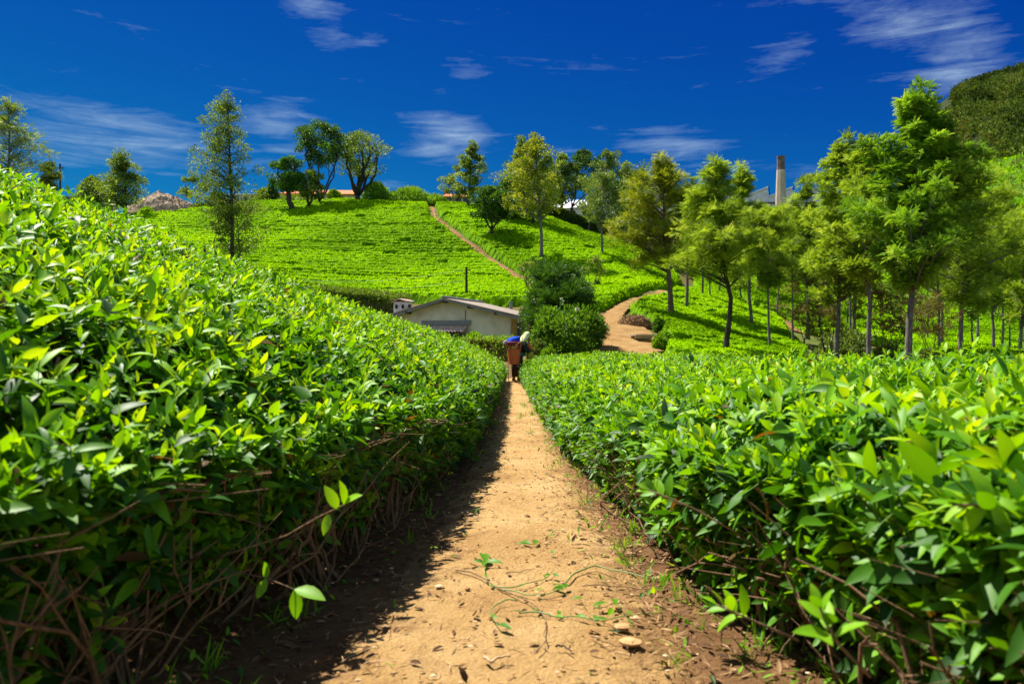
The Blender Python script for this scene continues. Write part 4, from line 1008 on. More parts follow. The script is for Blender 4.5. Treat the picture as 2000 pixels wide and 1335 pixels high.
em = plain('mound_earth', (.34, .25, .175), .95, .1, .6, 2.2, 1.0, 5)
root, R, H, r, dp = mound('earth_mound', 'large bare mound of pale reddish earth and rubble on the skyline', 318, 420, 108, 150, 40, em, 0, 1, 'mound')
mb = MB()
for k in range(160):
    a = r.random() * 6.283; q = math.sqrt(r.random()) * .95
    x, y = math.cos(a) * q * R, math.sin(a) * q * R * dp
    s = r.uniform(.08, .35); z = H * (1 - q ** 2.2) ** .8 * .95
    mb.box((x, y, z), (s, s * .8, s * .7), r.random() * 3, r.random(), taper=.7)
tag(mb.build('rubble', plain('rubble_pale', (.42, .37, .31), .9, .1, .5, 2), root), kind='stuff')
hm = plain('heap_brown', (.16, .085, .035), .95, .1, .5, 6, .8, 12)
root, R, H, r, dp = mound('brush_heap', 'low heap of dry brown cuttings on the sand track', 1240, 643, 47, 78, 26, hm, 0, 3, 'heap', .7)
mb = MB()
for k in range(420):
    a = r.random() * 6.283; q = math.sqrt(r.random()) * .98
    x, y = math.cos(a) * q * R, math.sin(a) * q * R * dp; z = H * (1 - q ** 2.2) ** .8 * .9
    d = rand_dir(1, r)[0] * r.uniform(.15, .45); d[2] = abs(d[2]) * .5
    mb.tube([[x, y, z], [x + d[0] * .5, y + d[1] * .5, z + d[2] + .03], [x + d[0], y + d[1], z + d[2] * .8]], [.014, .012, .006], 3, r.random(), cap=False)
tag(mb.build('twigs', M['twig'], root), kind='stuff')
# planks
b = P(1254, 664, 42.5); b[2] = G(b[0], b[1]) + .16
root = empty('plank_stack', tuple(b), .12); tag(root, 'short stack of weathered pale planks beside the sand track', 'plank stack')
pm = plain('weathered_wood', (.42, .36, .27), .85, .15, .35, 9)
q = MB(); q.box((0, -.25, .12), (.95, .16, .16)); q.build('bearer', pm, root)
q = MB(); q.box((0, .35, .12), (.95, .16, .16)); q.build('bearer', pm, root)
for k in range(4):
    q = MB(); q.box((-.02 * k, -.42 + .29 * k, .235 + .004 * k), (1.0 + .05 * (k % 2), .25, .055), .02 * (k - 1)); q.build('plank', pm, root)

# ------------------------------------------------------------------ house in the dip
def wallmat(name, c):
    m, nt, out = new_mat(name)
    p = geo_pos(nt); n = noise(nt, 1.2, 8, .65, p); n2 = noise(nt, 9, 5, .6, p)
    cc = mixc(nt, math_n(nt, 'MULTIPLY', ramp(nt, n, [(.40, (0, 0, 0)), (.70, (1, 1, 1))]), .65), c, tuple(x * .5 for x in c))
    principled(nt, out, cc, .9, .15, n2, .2, .02); return m
def roofmat(name, base, rust, amt=.5, sc=18):
    m, nt, out = new_mat(name)
    tc = nt.nodes.new('ShaderNodeTexCoord')
    w = nt.nodes.new('ShaderNodeTexWave'); w.inputs['Scale'].default_value = sc; nt.links.new(tc.outputs['Object'], w.inputs[0]); w.bands_direction = 'Y'
    p = geo_pos(nt); n = noise(nt, .9, 8, .7, p); n2 = noise(nt, 7, 6, .6, p)
    c = ramp(nt, n2, [(.3, tuple(x * .6 for x in base)), (.7, tuple(x * 1.25 for x in base))])
    c = mixc(nt, ramp(nt, n, [(amt, (0, 0, 0)), (amt + .1, (1, 1, 1))]), c, rust)
    principled(nt, out, c, .75, .25, w.outputs[1], .5, .05); return m
WALL = wallmat('house_wall', (.64, .60, .44)); WALL_BOUNCE = wallmat('house_wall_bounce', (.62, .48, .16))  # side wall: yellow of warm bounced light put into its base colour
ROOF = roofmat('house_roof', (.30, .25, .20), (.36, .10, .04), .60)
TRIM = plain('dark_timber', (.06, .05, .04), .8, .2)
GREY = plain('grey_timber', (.20, .20, .19), .8, .2)
hD = 46.0
hr = math.radians(-19)
hc = P(881, 680, hD); hb = np.array([hc[0], hc[1], .55])
house = empty('house', tuple(hb), hr)
tag(house, 'low cream house with grey sheet roof in the dip beyond the path', 'house')
Wd, Dp, He, Hr = 7.3, 5.2, 2.05, 2.95
q = MB()
# gable walls + side walls as one shell with real thickness (outer faces), recessed right front corner
for (y, ) in ((0,), (Dp,)):
    v = [[-Wd / 2, y, -.6], [Wd / 2, y, -.6], [Wd / 2, y, He], [-.25, y, Hr], [-Wd / 2, y, He]]
    v2 = [[a, b_ + (.2 if y == 0 else -.2), c] for a, b_, c in v]
    q.rings([v, v2])
q.box((-Wd / 2 + .1, Dp / 2, (He - .6) / 2), (.2, Dp - .41, He + .6))
q.build('wall', WALL, house)
q = MB(); q.box((Wd / 2 - .1, Dp / 2, (He - .6) / 2), (.2, Dp - .41, He + .6)); o = q.build('side_wall', WALL_BOUNCE, house)
q = MB(); q.box((Wd / 2 + .03, 1.6, .75), (.06, .9, 2.0)); dr = q.build('door', plain('door_blue', (.10, .13, .15), .6), house)
q = MB(); q.box((Wd / 2 + .04, 4.2, 1.15), (.06, 1.1, .9)); q.build('window', plain('window_dark', (.03, .035, .04), .2, .5), house)
def slab(q, p0, p1, p2, p3, th, n=1):
    a = np.array([p0, p1, p2, p3], float); nrm = norm(np.cross(a[1] - a[0], a[3] - a[0])); b_ = a - nrm * th
    q.add(np.concatenate([a, b_]), [[0, 1, 2, 3], [7, 6, 5, 4], [0, 4, 5, 1], [1, 5, 6, 2], [2, 6, 7, 3], [3, 7, 4, 0]])
rdg = -.25; oh = .9; sl = (Hr - He) / (Wd / 2 + rdg); sr = (Hr - He) / (Wd / 2 - rdg)
zl = He - sl * oh; zr = He - sr * oh
fy, by_ = -.55, Dp + .5
q = MB(); slab(q, [rdg, fy, Hr + .13], [rdg, by_, Hr + .13], [-Wd / 2 - oh - .2, by_, zl + .10], [-Wd / 2 - oh - .2, fy, zl + .10], .07); q.build('roof_slope', ROOF, house)
q = MB(); slab(q, [Wd / 2 + oh, fy, zr + .13], [Wd / 2 + oh, by_, zr + .13], [rdg + .005, by_, Hr + .135], [rdg + .005, fy, Hr + .135], .07); q.build('roof_slope', ROOF, house)
q = MB(); q.tube([[rdg, fy - .02, Hr + .16], [rdg, by_, Hr + .16]], .09, 8); q.build('ridge_cap', GREY, house)
# barge boards under the front edge, rafters ends
for sgn_ in (-1, 1):
    ex = -Wd / 2 - oh if sgn_ < 0 else Wd / 2 + oh; ez = zl if sgn_ < 0 else zr
    q = MB(); q.rings([[[rdg, fy + .03, Hr - .03], [rdg, fy + .08, Hr - .03], [rdg, fy + .08, Hr + .06], [rdg, fy + .03, Hr + .06]], [[ex, fy + .03, ez - .13], [ex, fy + .08, ez - .13], [ex, fy + .08, ez + .03], [ex, fy + .03, ez + .03]]])
    q.build('barge_board', GREY, house)
for x in (-2.6, -.25, 1.3, 2.9):
    zz = Hr - (abs(x - rdg)) * (sl if x < rdg else sr)
    q = MB(); q.box((x, -.28, zz - .08), (.16, .52, .13)); q.build('purlin_end', TRIM, house)
q = MB(); q.tube([[Wd / 2 + oh + .05, fy, zr + .0], [Wd / 2 + oh + .05, by_, zr + .0]], .07, 8); q.build('gutter', GREY, house)
q = MB(); q.tube([[Wd / 2 + oh, fy + .2, zr - .03], [Wd / 2 + .1, fy + .4, zr - .3], [Wd / 2 + .08, fy + .45, -.5]], .045, 6); q.build('downpipe', GREY, house)
q = MB(); q.tube([[.9, -.02, 1.55], [.9, -.02, 2.35]], .02, 4); q.build('wall_cable', TRIM, house)
# lean-to with corrugated roof
q = MB()
xsn = np.linspace(-1.75, 1.15, 73)
wv = .035 * np.cos((xsn + 1.75) / 2.9 * 2 * math.pi * 15)
a = np.stack([xsn, np.full(73, -.03), 1.50 + wv], -1); b2 = np.stack([xsn, np.full(73, -.95), 1.16 + wv], -1)
lo = np.array([0, 0, .018])
q.rings([np.concatenate([a, (a - lo)[::-1]]), np.concatenate([b2, (b2 - lo)[::-1]])])
lt = q.build('lean_to_roof', roofmat('lean_to_sheet', (.50, .36, .30), (.40, .22, .16), .5, 1), house)
q = MB(); q.box((-.3, -.035, 1.66), (3.1, .07, .26)); q.build('flashing_board', GREY, house)
q = MB(); q.box((-.3, -.45, .22), (2.7, .8, 1.6)); q.build('lean_to_wall', TRIM, house)
# chimney box on the left slope with its own little roof
ch = P(787, 600, 48) - hb; c_, s_ = math.cos(-hr), math.sin(-hr)
chx, chy = ch[0] * c_ - ch[1] * s_, ch[0] * s_ + ch[1] * c_
zc = Hr - abs(chx - rdg) * sl + .22
q = MB(); q.box((chx, chy, zc + .09), (.86, .8, 1.1)); cb_ = q.build('chimney', plain('chimney_render', (.42, .42, .42), .9, .1, .4, 5), house)
for x in (-.22, .2):
    q = MB(); q.box((chx + x, chy - .41, zc + .36), (.15, .03, .24)); q.build('smoke_opening', plain('hole_shade', (.01, .01, .01), .9), cb_)  # no cut holes: their inner shade is put into black panels
q = MB(); q.box((chx + .44, chy, zc + .4), (.03, .3, .2)); q.build('smoke_opening', plain('hole_shade_side', (.01, .01, .01), .9), cb_)
q = MB(); slab(q, [chx + .55, chy - .55, zc + .70], [chx + .55, chy + .5, zc + .72], [chx, chy + .5, zc + .86], [chx, chy - .55, zc + .84], .03)
slab(q, [chx, chy - .55, zc + .845], [chx, chy + .5, zc + .865], [chx - .55, chy + .5, zc + .68], [chx - .55, chy - .55, zc + .66], .03)
q.build('chimney_roof', roofmat('chimney_sheet', (.55, .5, .46), (.40, .09, .04), .48), cb_)
# stove pipe
pp = P(998, 597, 51) - hb; px_, py_ = pp[0] * c_ - pp[1] * s_, pp[0] * s_ + pp[1] * c_
zc = Hr - abs(px_ - rdg) * sr
q = MB(); q.tube([[px_, py_, zc], [px_, py_, zc + .55]], .1, 10); q.tube([[px_, py_, zc + .55], [px_, py_, zc + .62]], .14, 10); q.build('stove_pipe', plain('pipe_grey', (.18, .19, .21), .6), house)

# fence posts by the yard
for k, (px, py, t_, lb) in enumerate([(1027, 690, 632, 'thin pale post leaning behind the tea picker'), (1033, 690, 640, 'dark upright post behind the tea picker')]):
    b = P(px, py, 31); b[2] = G(b[0], b[1]) - .05; tp = P(px + (6 if k == 0 else 0), t_, 31)
    q = MB(); q.tube([(0, 0, 0), tuple((tp - b) * .5 + np.array([.02, 0, 0])), tuple(tp - b)], [.035, .03, .022], 6)
    o = q.build('fence_post', M['twig'] if k == 0 else M['bark_dark'], None); o.location = tuple(b); tag(o, lb, 'post', 'posts behind the tea picker')
# utility pole with wires, and the far pole on the left
b = P(911, 596, 60); b[2] = G(b[0], b[1]); tp = P(909, 521, 60)
pole = empty('utility_pole', tuple(b)); tag(pole, 'short wooden pole with wires rising behind the house roof', 'utility pole')
hgt = tp[2] - b[2]
q = MB(); q.tube([(0, 0, 0), (0, 0, hgt)], [.11, .085], 8); q.build('post', M['bark_dark'], pole)
q = MB(); q.box((.1, 0, hgt - .25), (.45, .08, .08)); q.build('crossarm', M['bark_dark'], pole)
for k, (dz, ex, ez) in enumerate([(-.2, 560, 545), (-1.0, 560, 562)]):
    e = P(ex, ez, 62) - b
    t = np.linspace(0, 1, 14)[:, None]; pts = np.array([0, 0, hgt + dz]) * (1 - t) + e * t; pts[:, 2] -= .5 * np.sin(t[:, 0] * math.pi)
    q = MB(); q.tube(pts, .009, 4, cap=False); q.build('wire', plain('wire_grey', (.18, .18, .16), .8), pole)
b = P(118, 372, 95); tp = P(117, 320, 95); g0 = float(G(b[0], b[1])); b[2] = g0
pole = empty('utility_pole', tuple(b)); tag(pole, 'dark distant pole on the skyline behind the tea bank', 'utility pole')
hgt = tp[2] - g0
q = MB(); q.tube([(0, 0, 0), (-.05, 0, hgt)], [.14, .10], 8); q.build('post', M['bark_dark'], pole)
q = MB(); q.box((0, 0, hgt - .5), (.9, .1, .1)); q.build('crossarm', M['bark_dark'], pole)
for ex, ez in ((160, 352), (60, 352)):
    e = P(ex, ez, 100) - b; t = np.linspace(0, 1, 10)[:, None]; pts = np.array([0, 0, hgt - .3]) * (1 - t) + e * t; pts[:, 2] -= .3 * np.sin(t[:, 0] * math.pi)
    q = MB(); q.tube(pts, .02, 4, cap=False); q.build('wire', plain('wire_dark', (.1, .1, .1), .6), pole)

# ------------------------------------------------------------------ far buildings
ORANGE = roofmat('orange_tile', (.60, .17, .05), (.45, .12, .04), .62, 6)
CREAM = wallmat('cream_wall', (.62, .55, .36)); WHITE = wallmat('white_wall', (.62, .62, .66)); WROOF = plain('white_roof', (.75, .76, .78), .5, .4, .12, .5)
def cottage(name, label, px, D, y_top, y_eave, y_base, w_px, depth, wm, rm, rz=0, chim=None, cat='house', hip=.0):
    W = w_px / F * D
    b = P(px, y_base, D); zt = P(px, y_top, D)[2] - b[2]; ze = P(px, y_eave, D)[2] - b[2]
    root = empty(name, tuple(b), rz); tag(root, label, cat)
    q = MB(); q.box((0, depth / 2, ze / 2 - 1), (W * .94, depth, ze + 2)); w_ = q.build('wall', wm, root)
    h_ = hip * W / 2
    q = MB()
    slab(q, [-W / 2, -.4, ze], [W / 2, -.4, ze], [W / 2 - h_, depth / 2, zt], [-W / 2 + h_, depth / 2, zt], .12)
    slab(q, [W / 2, depth + .4, ze], [-W / 2, depth + .4, ze], [-W / 2 + h_, depth / 2 + .01, zt], [W / 2 - h_, depth / 2 + .01, zt], .12)
    for sx in (-1, 1):
        q.add([[sx * W / 2, -.4, ze - .03], [sx * W / 2, depth + .4, ze - .03], [sx * (W / 2 - h_), depth / 2, zt - .03]], [[0, 1, 2]])
    rf = q.build('roof', rm, root)
    if chim:
        cx = (chim - px) / F * D
        q = MB(); q.box((cx, depth / 2 + .6, zt + .1), (.8, .6, 1.2)); q.build('chimney', plain('brick_red', (.25, .06, .05), .9), rf)
    for x in (-.28, .05, .3):
        q = MB(); q.box((x * W, -.02, ze * .55), (.9, .08, 1.0)); q.build('window', plain('window_dark2', (.03, .035, .045), .2, .5), root)
    return root
cottage('orange_roofed_house', 'small cream house with orange tile roof and red chimney on the crest', 892, 118, 370, 384, 404, 62, 7, CREAM, ORANGE, 0, 868, hip=.25)
cottage('orange_roofed_house', 'house with broad orange roof half hidden behind the dark crest trees', 620, 118, 361, 379, 402, 145, 8, CREAM, ORANGE, .05, None, hip=.15)
cottage('white_roofed_house', 'low pale building with white sheet roof behind the tallest slender tree', 478, 124, 372, 379, 402, 60, 7, WHITE, WROOF, 0, None)
cottage('brown_roofed_house', 'low house behind the far pole almost hidden by the bank', 150, 120, 376, 384, 404, 70, 7, WHITE, plain('brown_roof', (.2, .09, .05), .9), 0, None)
cottage('white_roofed_building', 'grey walled building with white roof edge seen between the crest trunks', 1112, 125, 383, 406, 432, 110, 9, WHITE, WROOF, -.35, None, cat='building')
cottage('blue_roofed_building', 'long shed with pale blue roof behind the dark curved tree', 1145, 140, 380, 398, 428, 90, 9, WHITE, plain('blue_roof', (.16, .25, .42), .6), -.2, None, cat='building')
# factory with saw-tooth roof
fD = 150.0
b = P(1455, 432, fD)
fac = empty('tea_factory', tuple(b), 0); tag(fac, 'large pale factory with saw-tooth white roof behind the trees', 'factory')
zv = P(0, 384, fD)[2] - b[2]; zp = P(0, 365, fD)[2] - b[2]; bw = 48 / F * fD; dep = 40
WEAVE = wallmat('factory_wall', (.62, .60, .64)); GREENT = plain('green_trim', (.05, .16, .10), .6)
for k in range(-5, 3):
    x0 = (1454 - 1455) / F * fD + (k - 0) * bw
    q = MB()
    v = [[x0, 0, -6], [x0 + bw - .02, 0, -6], [x0 + bw - .02, 0, zv + .4], [x0 + bw * .93, 0, zp], [x0, 0, zv]]
    v2 = [[a, dep, c] for a, _, c in v]
    q.rings([v, v2]); bay = q.build('gable_bay', WEAVE, fac)
    q = MB(); slab(q, [x0 - .1, -.3, zv + .1], [x0 + bw * .95, -.3, zp + .12], [x0 + bw * .95, dep, zp + .12], [x0 - .1, dep, zv + .1], .15); q.build('roof', WROOF, bay)
    q = MB(); q.rings([[[x0 + bw * .95 + .02, -.32, zp + .16], [x0 + bw * .95 + .02, -.32, zp - .1], [x0 + bw * .95 + .12, -.32, zp - .1], [x0 + bw * .95 + .12, -.32, zp + .16]], [[x0 + bw + .0, -.32, zv + .5], [x0 + bw, -.32, zv + .3], [x0 + bw + .1, -.32, zv + .3], [x0 + bw + .1, -.32, zv + .5]]]); q.build('roof_trim', GREENT, bay)
    for j in range(2):
        q = MB(); q.box((x0 + bw * (.28 + .42 * j), -.05, zv - 3.2), (1.0, .12, 1.5)); q.build('window', plain('factory_window', (.04, .05, .07), .2, .5), bay)
    q = MB(); q.box((x0 + bw / 2, -.25, zv - 1.2), (bw - .1, .5, .15)); q.build('ledge', TRIM, bay)
b = P(1525, 440, 140); tp = P(1523, 305, 140)
st = empty('chimney_stack', tuple(b)); tag(st, 'tall tapered octagonal factory chimney with dark sooty top', 'chimney')
Hs = tp[2] - b[2]; r0 = 10.2 / F * 140; r1 = 7.3 / F * 140
th = np.arange(8) / 8 * 6.283 + .39
def ring(z, r): return np.stack([np.cos(th) * r, np.sin(th) * r, np.full(8, z)], -1)
zk = Hs * .80
m, nt, out = new_mat('chimney_render_tan')
p = geo_pos(nt); principled(nt, out, ramp(nt, noise(nt, .6, 8, .7, p), [(.3, (.33, .26, .19)), (.7, (.52, .43, .33))]), .95, .1)
q = MB(); q.rings([ring(-4, r0 * 1.12), ring(Hs * .4, r0 * .98), ring(zk, r0 + (r1 - r0) * .8)]); q.build('shaft', m, st)
m, nt, out = new_mat('chimney_soot')
p = geo_pos(nt); principled(nt, out, ramp(nt, noise(nt, 1.1, 8, .7, p), [(.3, (.07, .055, .045)), (.6, (.16, .12, .10)), (.8, (.3, .26, .22))]), .95, .1)
q = MB(); q.rings([ring(zk, r0 + (r1 - r0) * .8 - .02), ring(Hs * .975, r1), ring(Hs * .976, r1 * 1.08), ring(Hs, r1 * 1.08)]); q.build('sooty_top', m, st)

# ------------------------------------------------------------------ mountain and far tea slope
def elev_top(px): return np.interp(px, [1640, 1690, 1740, 1785, 1812, 1850, 1900, 2000, 2200, 2500, 2800], [.02, .06, .13, .25, .300, .318, .333, .351, .37, .31, .1])
def polar(name, mat, pxs, rs, zfun, st_=None):
    A, Rr = np.meshgrid(pxs, rs)
    X = (A - 1000) / F * Rr; Y = Rr; Z = zfun(A, Rr)
    nx, ny = len(pxs), len(rs)
    i = np.arange(ny - 1)[:, None] * nx + np.arange(nx - 1)[None, :]
    mb = MB(); mb.add(np.stack([X, Y, Z], -1), np.stack([i, i + 1, i + nx + 1, i + nx], -1).reshape(-1, 4))
    return tag(mb.build(name, mat, smooth=True), kind='structure')
def z_slope(A, Rr):
    e1 = np.interp(A, [1600, 1700, 1800, 1900, 2000, 2600], [.05, .10, .18, .225, .238, .25])
    t = np.clip((Rr - 130) / (335 - 130), 0, 1)
    return -6 + (e1 * 335 + 8) * t ** .85 + 6 * (fbm(A * .02, Rr * .03, 81) - .5) * t
def z_mtn(A, Rr):
    e1 = np.interp(A, [1600, 1700, 1800, 1900, 2000, 2600], [.05, .10, .18, .225, .238, .25])
    zb = e1 * 330; zt = elev_top(A) * 610
    t = np.clip((Rr - 322) / (610 - 322), 0, 1)
    z = zb - 6 + (zt - zb) * (t ** .9) + 16 * (fbm(A * .018, Rr * .02, 83) - .5) * np.sin(np.clip(t, 0, 1) * math.pi)
    return z - np.maximum(Rr - 612, 0) * .5
m, nt, out = new_mat('far_tea')
p = geo_pos(nt); mp = nt.nodes.new('ShaderNodeMapping'); nt.links.new(p, mp.inputs[0]); mp.inputs['Scale'].default_value = (.3, .3, 1.6)
c = ramp(nt, noise(nt, .5, 6, .65, mp.outputs[0]), [(.32, (.03, .06, .008)), (.5, (.075, .19, .006)), (.72, (.12, .27, .01))])
c = mixc(nt, ramp(nt, noise(nt, .03, 5, .6, p), [(.58, (0, 0, 0)), (.66, (1, 1, 1))]), c, (.11, .06, .025))
principled(nt, out, c, .9, .1, noise(nt, .6, 6, .6, mp.outputs[0]), 1, 1.5)
polar('hill', m, np.arange(1600, 2700, 8), np.arange(130, 338, 4), z_slope)
m, nt, out = new_mat('mountain')
p = geo_pos(nt)
c = ramp(nt, noise(nt, .05, 8, .65, p), [(.35, (.015, .026, .008)), (.6, (.03, .042, .012)), (.75, (.055, .05, .025))])
principled(nt, out, c, .95, .1, noise(nt, .12, 6, .6, p), 1, 4)
polar('mountain', m, np.arange(1640, 2800, 6), np.arange(322, 800, 5), z_mtn)
n = 12000
A = rng.uniform(1690, 2350, n); Rr = 324 + 292 * rng.random(n) ** .8
X = (A - 1000) / F * Rr; Z = z_mtn(A, Rr)
rock = (fbm(A * .03, Rr * .02, 85) > .70) | ((np.abs(A - 1842) < 22) & (np.abs(Z / Rr - .30) < .016))
X, Rr, Z, A = X[~rock], Rr[~rock], Z[~rock], A[~rock]; n = len(X)
lp = 26; ci = np.repeat(np.arange(n), lp); N = n * lp
sz = rng.uniform(1.5, 4.2, n)
off = rand_dir(N); off[:, 2] = np.abs(off[:, 2]) * 1.2
pos = np.stack([X, Rr, Z + .6 * sz], -1)[ci] + off * (sz[ci] * rng.random(N) ** .4)[:, None]
ct = np.clip(rng.normal(.45, .2, n) + 1.3 * (fbm(A * .025, Rr * .03, 87) - .5), 0, 1)
mb = MB(); LL = rng.uniform(.9, 2.0, N)
mb.leaves(LEAF2, pos, off + .6 * rand_dir(N), rand_dir(N) + np.array([0, 0, .4]), LL, LL * .7, 1, np.clip(ct[ci] + rng.normal(0, .12, N), 0, 1))
tag(mb.build('forest', M['forest']), 'dark forest covering the mountain', 'forest', kind='stuff')
# tufted rows of tea on the far slope
n = 60000
A = rng.uniform(1650, 2350, n); Rr = rng.uniform(150, 335, n); Z = z_slope(A, Rr)
v = Z / 1.4; kp = (np.abs(v - np.floor(v) - .5) < .36) & (fbm(A * .03, Rr * .06, 89) > .38); A, Rr, Z = A[kp], Rr[kp], Z[kp]; n = len(A)
mb = MB(); LL = rng.uniform(.5, 1.1, n)
mb.leaves(LEAF2, np.stack([(A - 1000) / F * Rr, Rr, Z], -1), rand_dir(n) + np.array([0, 0, .6]), rand_dir(n) + np.array([0, -.3, .5]), LL, LL * .7, 1, np.clip(rng.normal(.45, .2, n), 0, 1))
tag(mb.build('tea_field', M['tea_far']), 'distant tea slope under the dark forested mountain', 'tea field', kind='stuff')
n = 170; A = rng.uniform(1700, 2300, n); Rr = rng.uniform(180, 335, n); Z = z_slope(A, Rr)
lp = 40; ci = np.repeat(np.arange(n), lp); N = n * lp; sz = rng.uniform(1.0, 2.6, n)
off = rand_dir(N); off[:, 2] = np.abs(off[:, 2]) * 1.5
mb = MB(); LL = rng.uniform(.7, 1.3, N)
mb.leaves(LEAF2, np.stack([(A - 1000) / F * Rr, Rr, Z + sz * .4], -1)[ci] + off * sz[ci][:, None] * (rng.random(N) ** .4)[:, None], off + .5 * rand_dir(N), rand_dir(N), LL, LL * .6, 1, np.clip(rng.normal(.5, .15, N), 0, 1))
tag(mb.build('scrub', M['olive']), 'scattered scrub on the distant tea slope', 'scrub', kind='stuff')

# ------------------------------------------------------------------ ground litter and cuttings
def gp(px, py):
    p_ = ray_ground(px, py, 1.5, 40); return np.array([p_[0], p_[1], path_z(p_[0], p_[1])])
def scatter_litter(name, label, n, xf, y0, y1, mat, Lr, wr, tint, seed, lift=.008, tmpl=LEAF1, flat=.35):
    r = np.random.default_rng(seed)
    y = y0 + (y1 - y0) * r.random(n) ** 1.5; x = xf(r, n, y)
    z = gz(x, y); inp = np.abs(x - path_mid(y)) < path_half(y) * 1.25
    z = np.where(inp, np.maximum(z + .05, path_z(x, y) - .01), z) + lift
    d = rand_dir(n, r); d[:, 2] *= flat; nr = rand_dir(n, r) * .5 + np.array([0, 0, 1.0])
    L_ = r.uniform(*Lr, n)
    mb = MB(); mb.leaves(tmpl, np.stack([x, y, z], -1), d, nr, L_, L_ * r.uniform(*wr, n), r.uniform(-1, 1.3, n), np.clip(r.normal(tint, .25, n), 0, 1))
    return tag(mb.build(name, mat), label, 'litter', kind='stuff')
lf = lambda r, n, y: left_lip(y) - .75 + np.abs(r.normal(0, 1, n)) * .50 * np.interp(y, [1, 8, 20], [1.3, .8, .4])
rf = lambda r, n, y: right_lip(y) + .55 - np.abs(r.normal(0, 1, n)) * .42 * np.interp(y, [1, 8, 20], [1.3, .8, .4])
scatter_litter('leaf_litter', 'dry brown leaf litter under the shaded tea hedge', 11000, lf, 1.2, 20, M['drylf'], (.018, .06), (.25, .5), .4, 1)
scatter_litter('leaf_litter', 'dry leaf litter along the foot of the sunlit hedge', 9000, rf, 1.2, 20, M['drylf'], (.015, .055), (.25, .5), .55, 2)
scatter_litter('twig_litter', 'fine broken twigs and straw scattered over the path margins', 9000, lambda r, n, y: path_mid(y) + np.where(r.random(n) < .25, r.normal(0, .5, n), np.where(r.random(n) < .6, r.normal(1.15, .28, n), r.normal(-1.1, .25, n))) * path_half(y), 1.5, 18, M['drylf'], (.02, .10), (.03, .07), .75, 3, .006, LEAF2, .12)
scatter_litter('weeds', 'small green weeds beside the path', 3200, lambda r, n, y: np.where(r.random(n) < .45, left_lip(y) - .3 + np.abs(r.normal(0, .3, n)), right_lip(y) + .25 - np.abs(r.normal(0, .28, n))) , 1.6, 20, M['tea'], (.02, .055), (.2, .45), .55, 4, .015, LEAF1, .8)
# grass tufts
r = np.random.default_rng(77); mb = MB()
for k in range(90):
    y = 2.2 + 14 * r.random() ** 1.6
    x = (right_lip(y) + .12 - abs(r.normal(0, .2))) if r.random() < .65 else (left_lip(y) + abs(r.normal(0, .22)))
    nb = r.integers(6, 18); z = path_z(x, y) - .015
    d = np.stack([r.normal(0, .5, nb), r.normal(0, .5, nb), np.full(nb, .9)], -1)
    L_ = r.uniform(.04, .13, nb)
    mb.leaves(LEAF1, np.array([x, y, z]) + np.concatenate([r.normal(0, .02, (nb, 2)), np.zeros((nb, 1))], 1), d, rand_dir(nb, r), L_, L_ * .07, 1.2, np.clip(r.normal(.6, .15, nb), 0, 1))
tag(mb.build('grass', M['tea']), 'thin grass tufts along both margins of the path', 'grass', kind='stuff')
# pebbles
r = np.random.default_rng(78); mb = MB()
def pebble(mb, c, s, r, tint):
    rg = []
    for k, (zz, rr) in enumerate(((-.5, .55), (-.2, .95), (.15, 1), (.45, .65), (.55, .25))):
        th = np.arange(8) / 8 * 6.283; w = rr * (1 + r.normal(0, .13, 8))
        rg.append(np.stack([c[0] + np.cos(th) * w * s[0], c[1] + np.sin(th) * w * s[1], np.full(8, c[2] + zz * s[2])], -1))
    mb.rings(rg, tint=tint)
for k in range(900):
    y = 1.6 + 10 * r.random() ** 1.5; x = path_mid(y) + r.normal(0, .8) * path_half(y); s = r.uniform(.003, .010) * (1.6 if r.random() < .06 else 1)
    pebble(mb, (x, y, path_z(x, y) + .004), (s, s * r.uniform(.6, 1), s * .7), r, r.random())
SM, nt, out = new_mat('pebble'); at = nt.nodes.new('ShaderNodeAttribute'); at.attribute_name = 'tint'
principled(nt, out, ramp(nt, at.outputs['Fac'], [(0, (.22, .11, .045)), (.6, (.42, .25, .11)), (1, (.55, .42, .28))]), .9, .15, noise(nt, 150, 4, .6, geo_pos(nt)), .4, .005)
tag(mb.build('gravel', SM, smooth=False), 'fine pebbles over the sandy path', 'gravel', kind='stuff')
for k, (px, py, s, lb) in enumerate([(1216, 1242, .032, 'small tan stone right of the pale twig'), (1231, 1272, .042, 'largest tan stone at the right margin of the path'), (1240, 1225, .02, 'little pale stone above the largest stone'), (858, 1162, .02, 'smooth ochre stone at the edge of the shade')]):
    r = np.random.default_rng(k); c = gp(px, py); q = MB(); pebble(q, (0, 0, 0), (s, s * .8, s * .62), r, .5 + .1 * k); o = q.build('stone', SM, smooth=False); o.location = tuple(c + np.array([0, 0, .006])); tag(o, lb, 'stone', 'stones on the path')
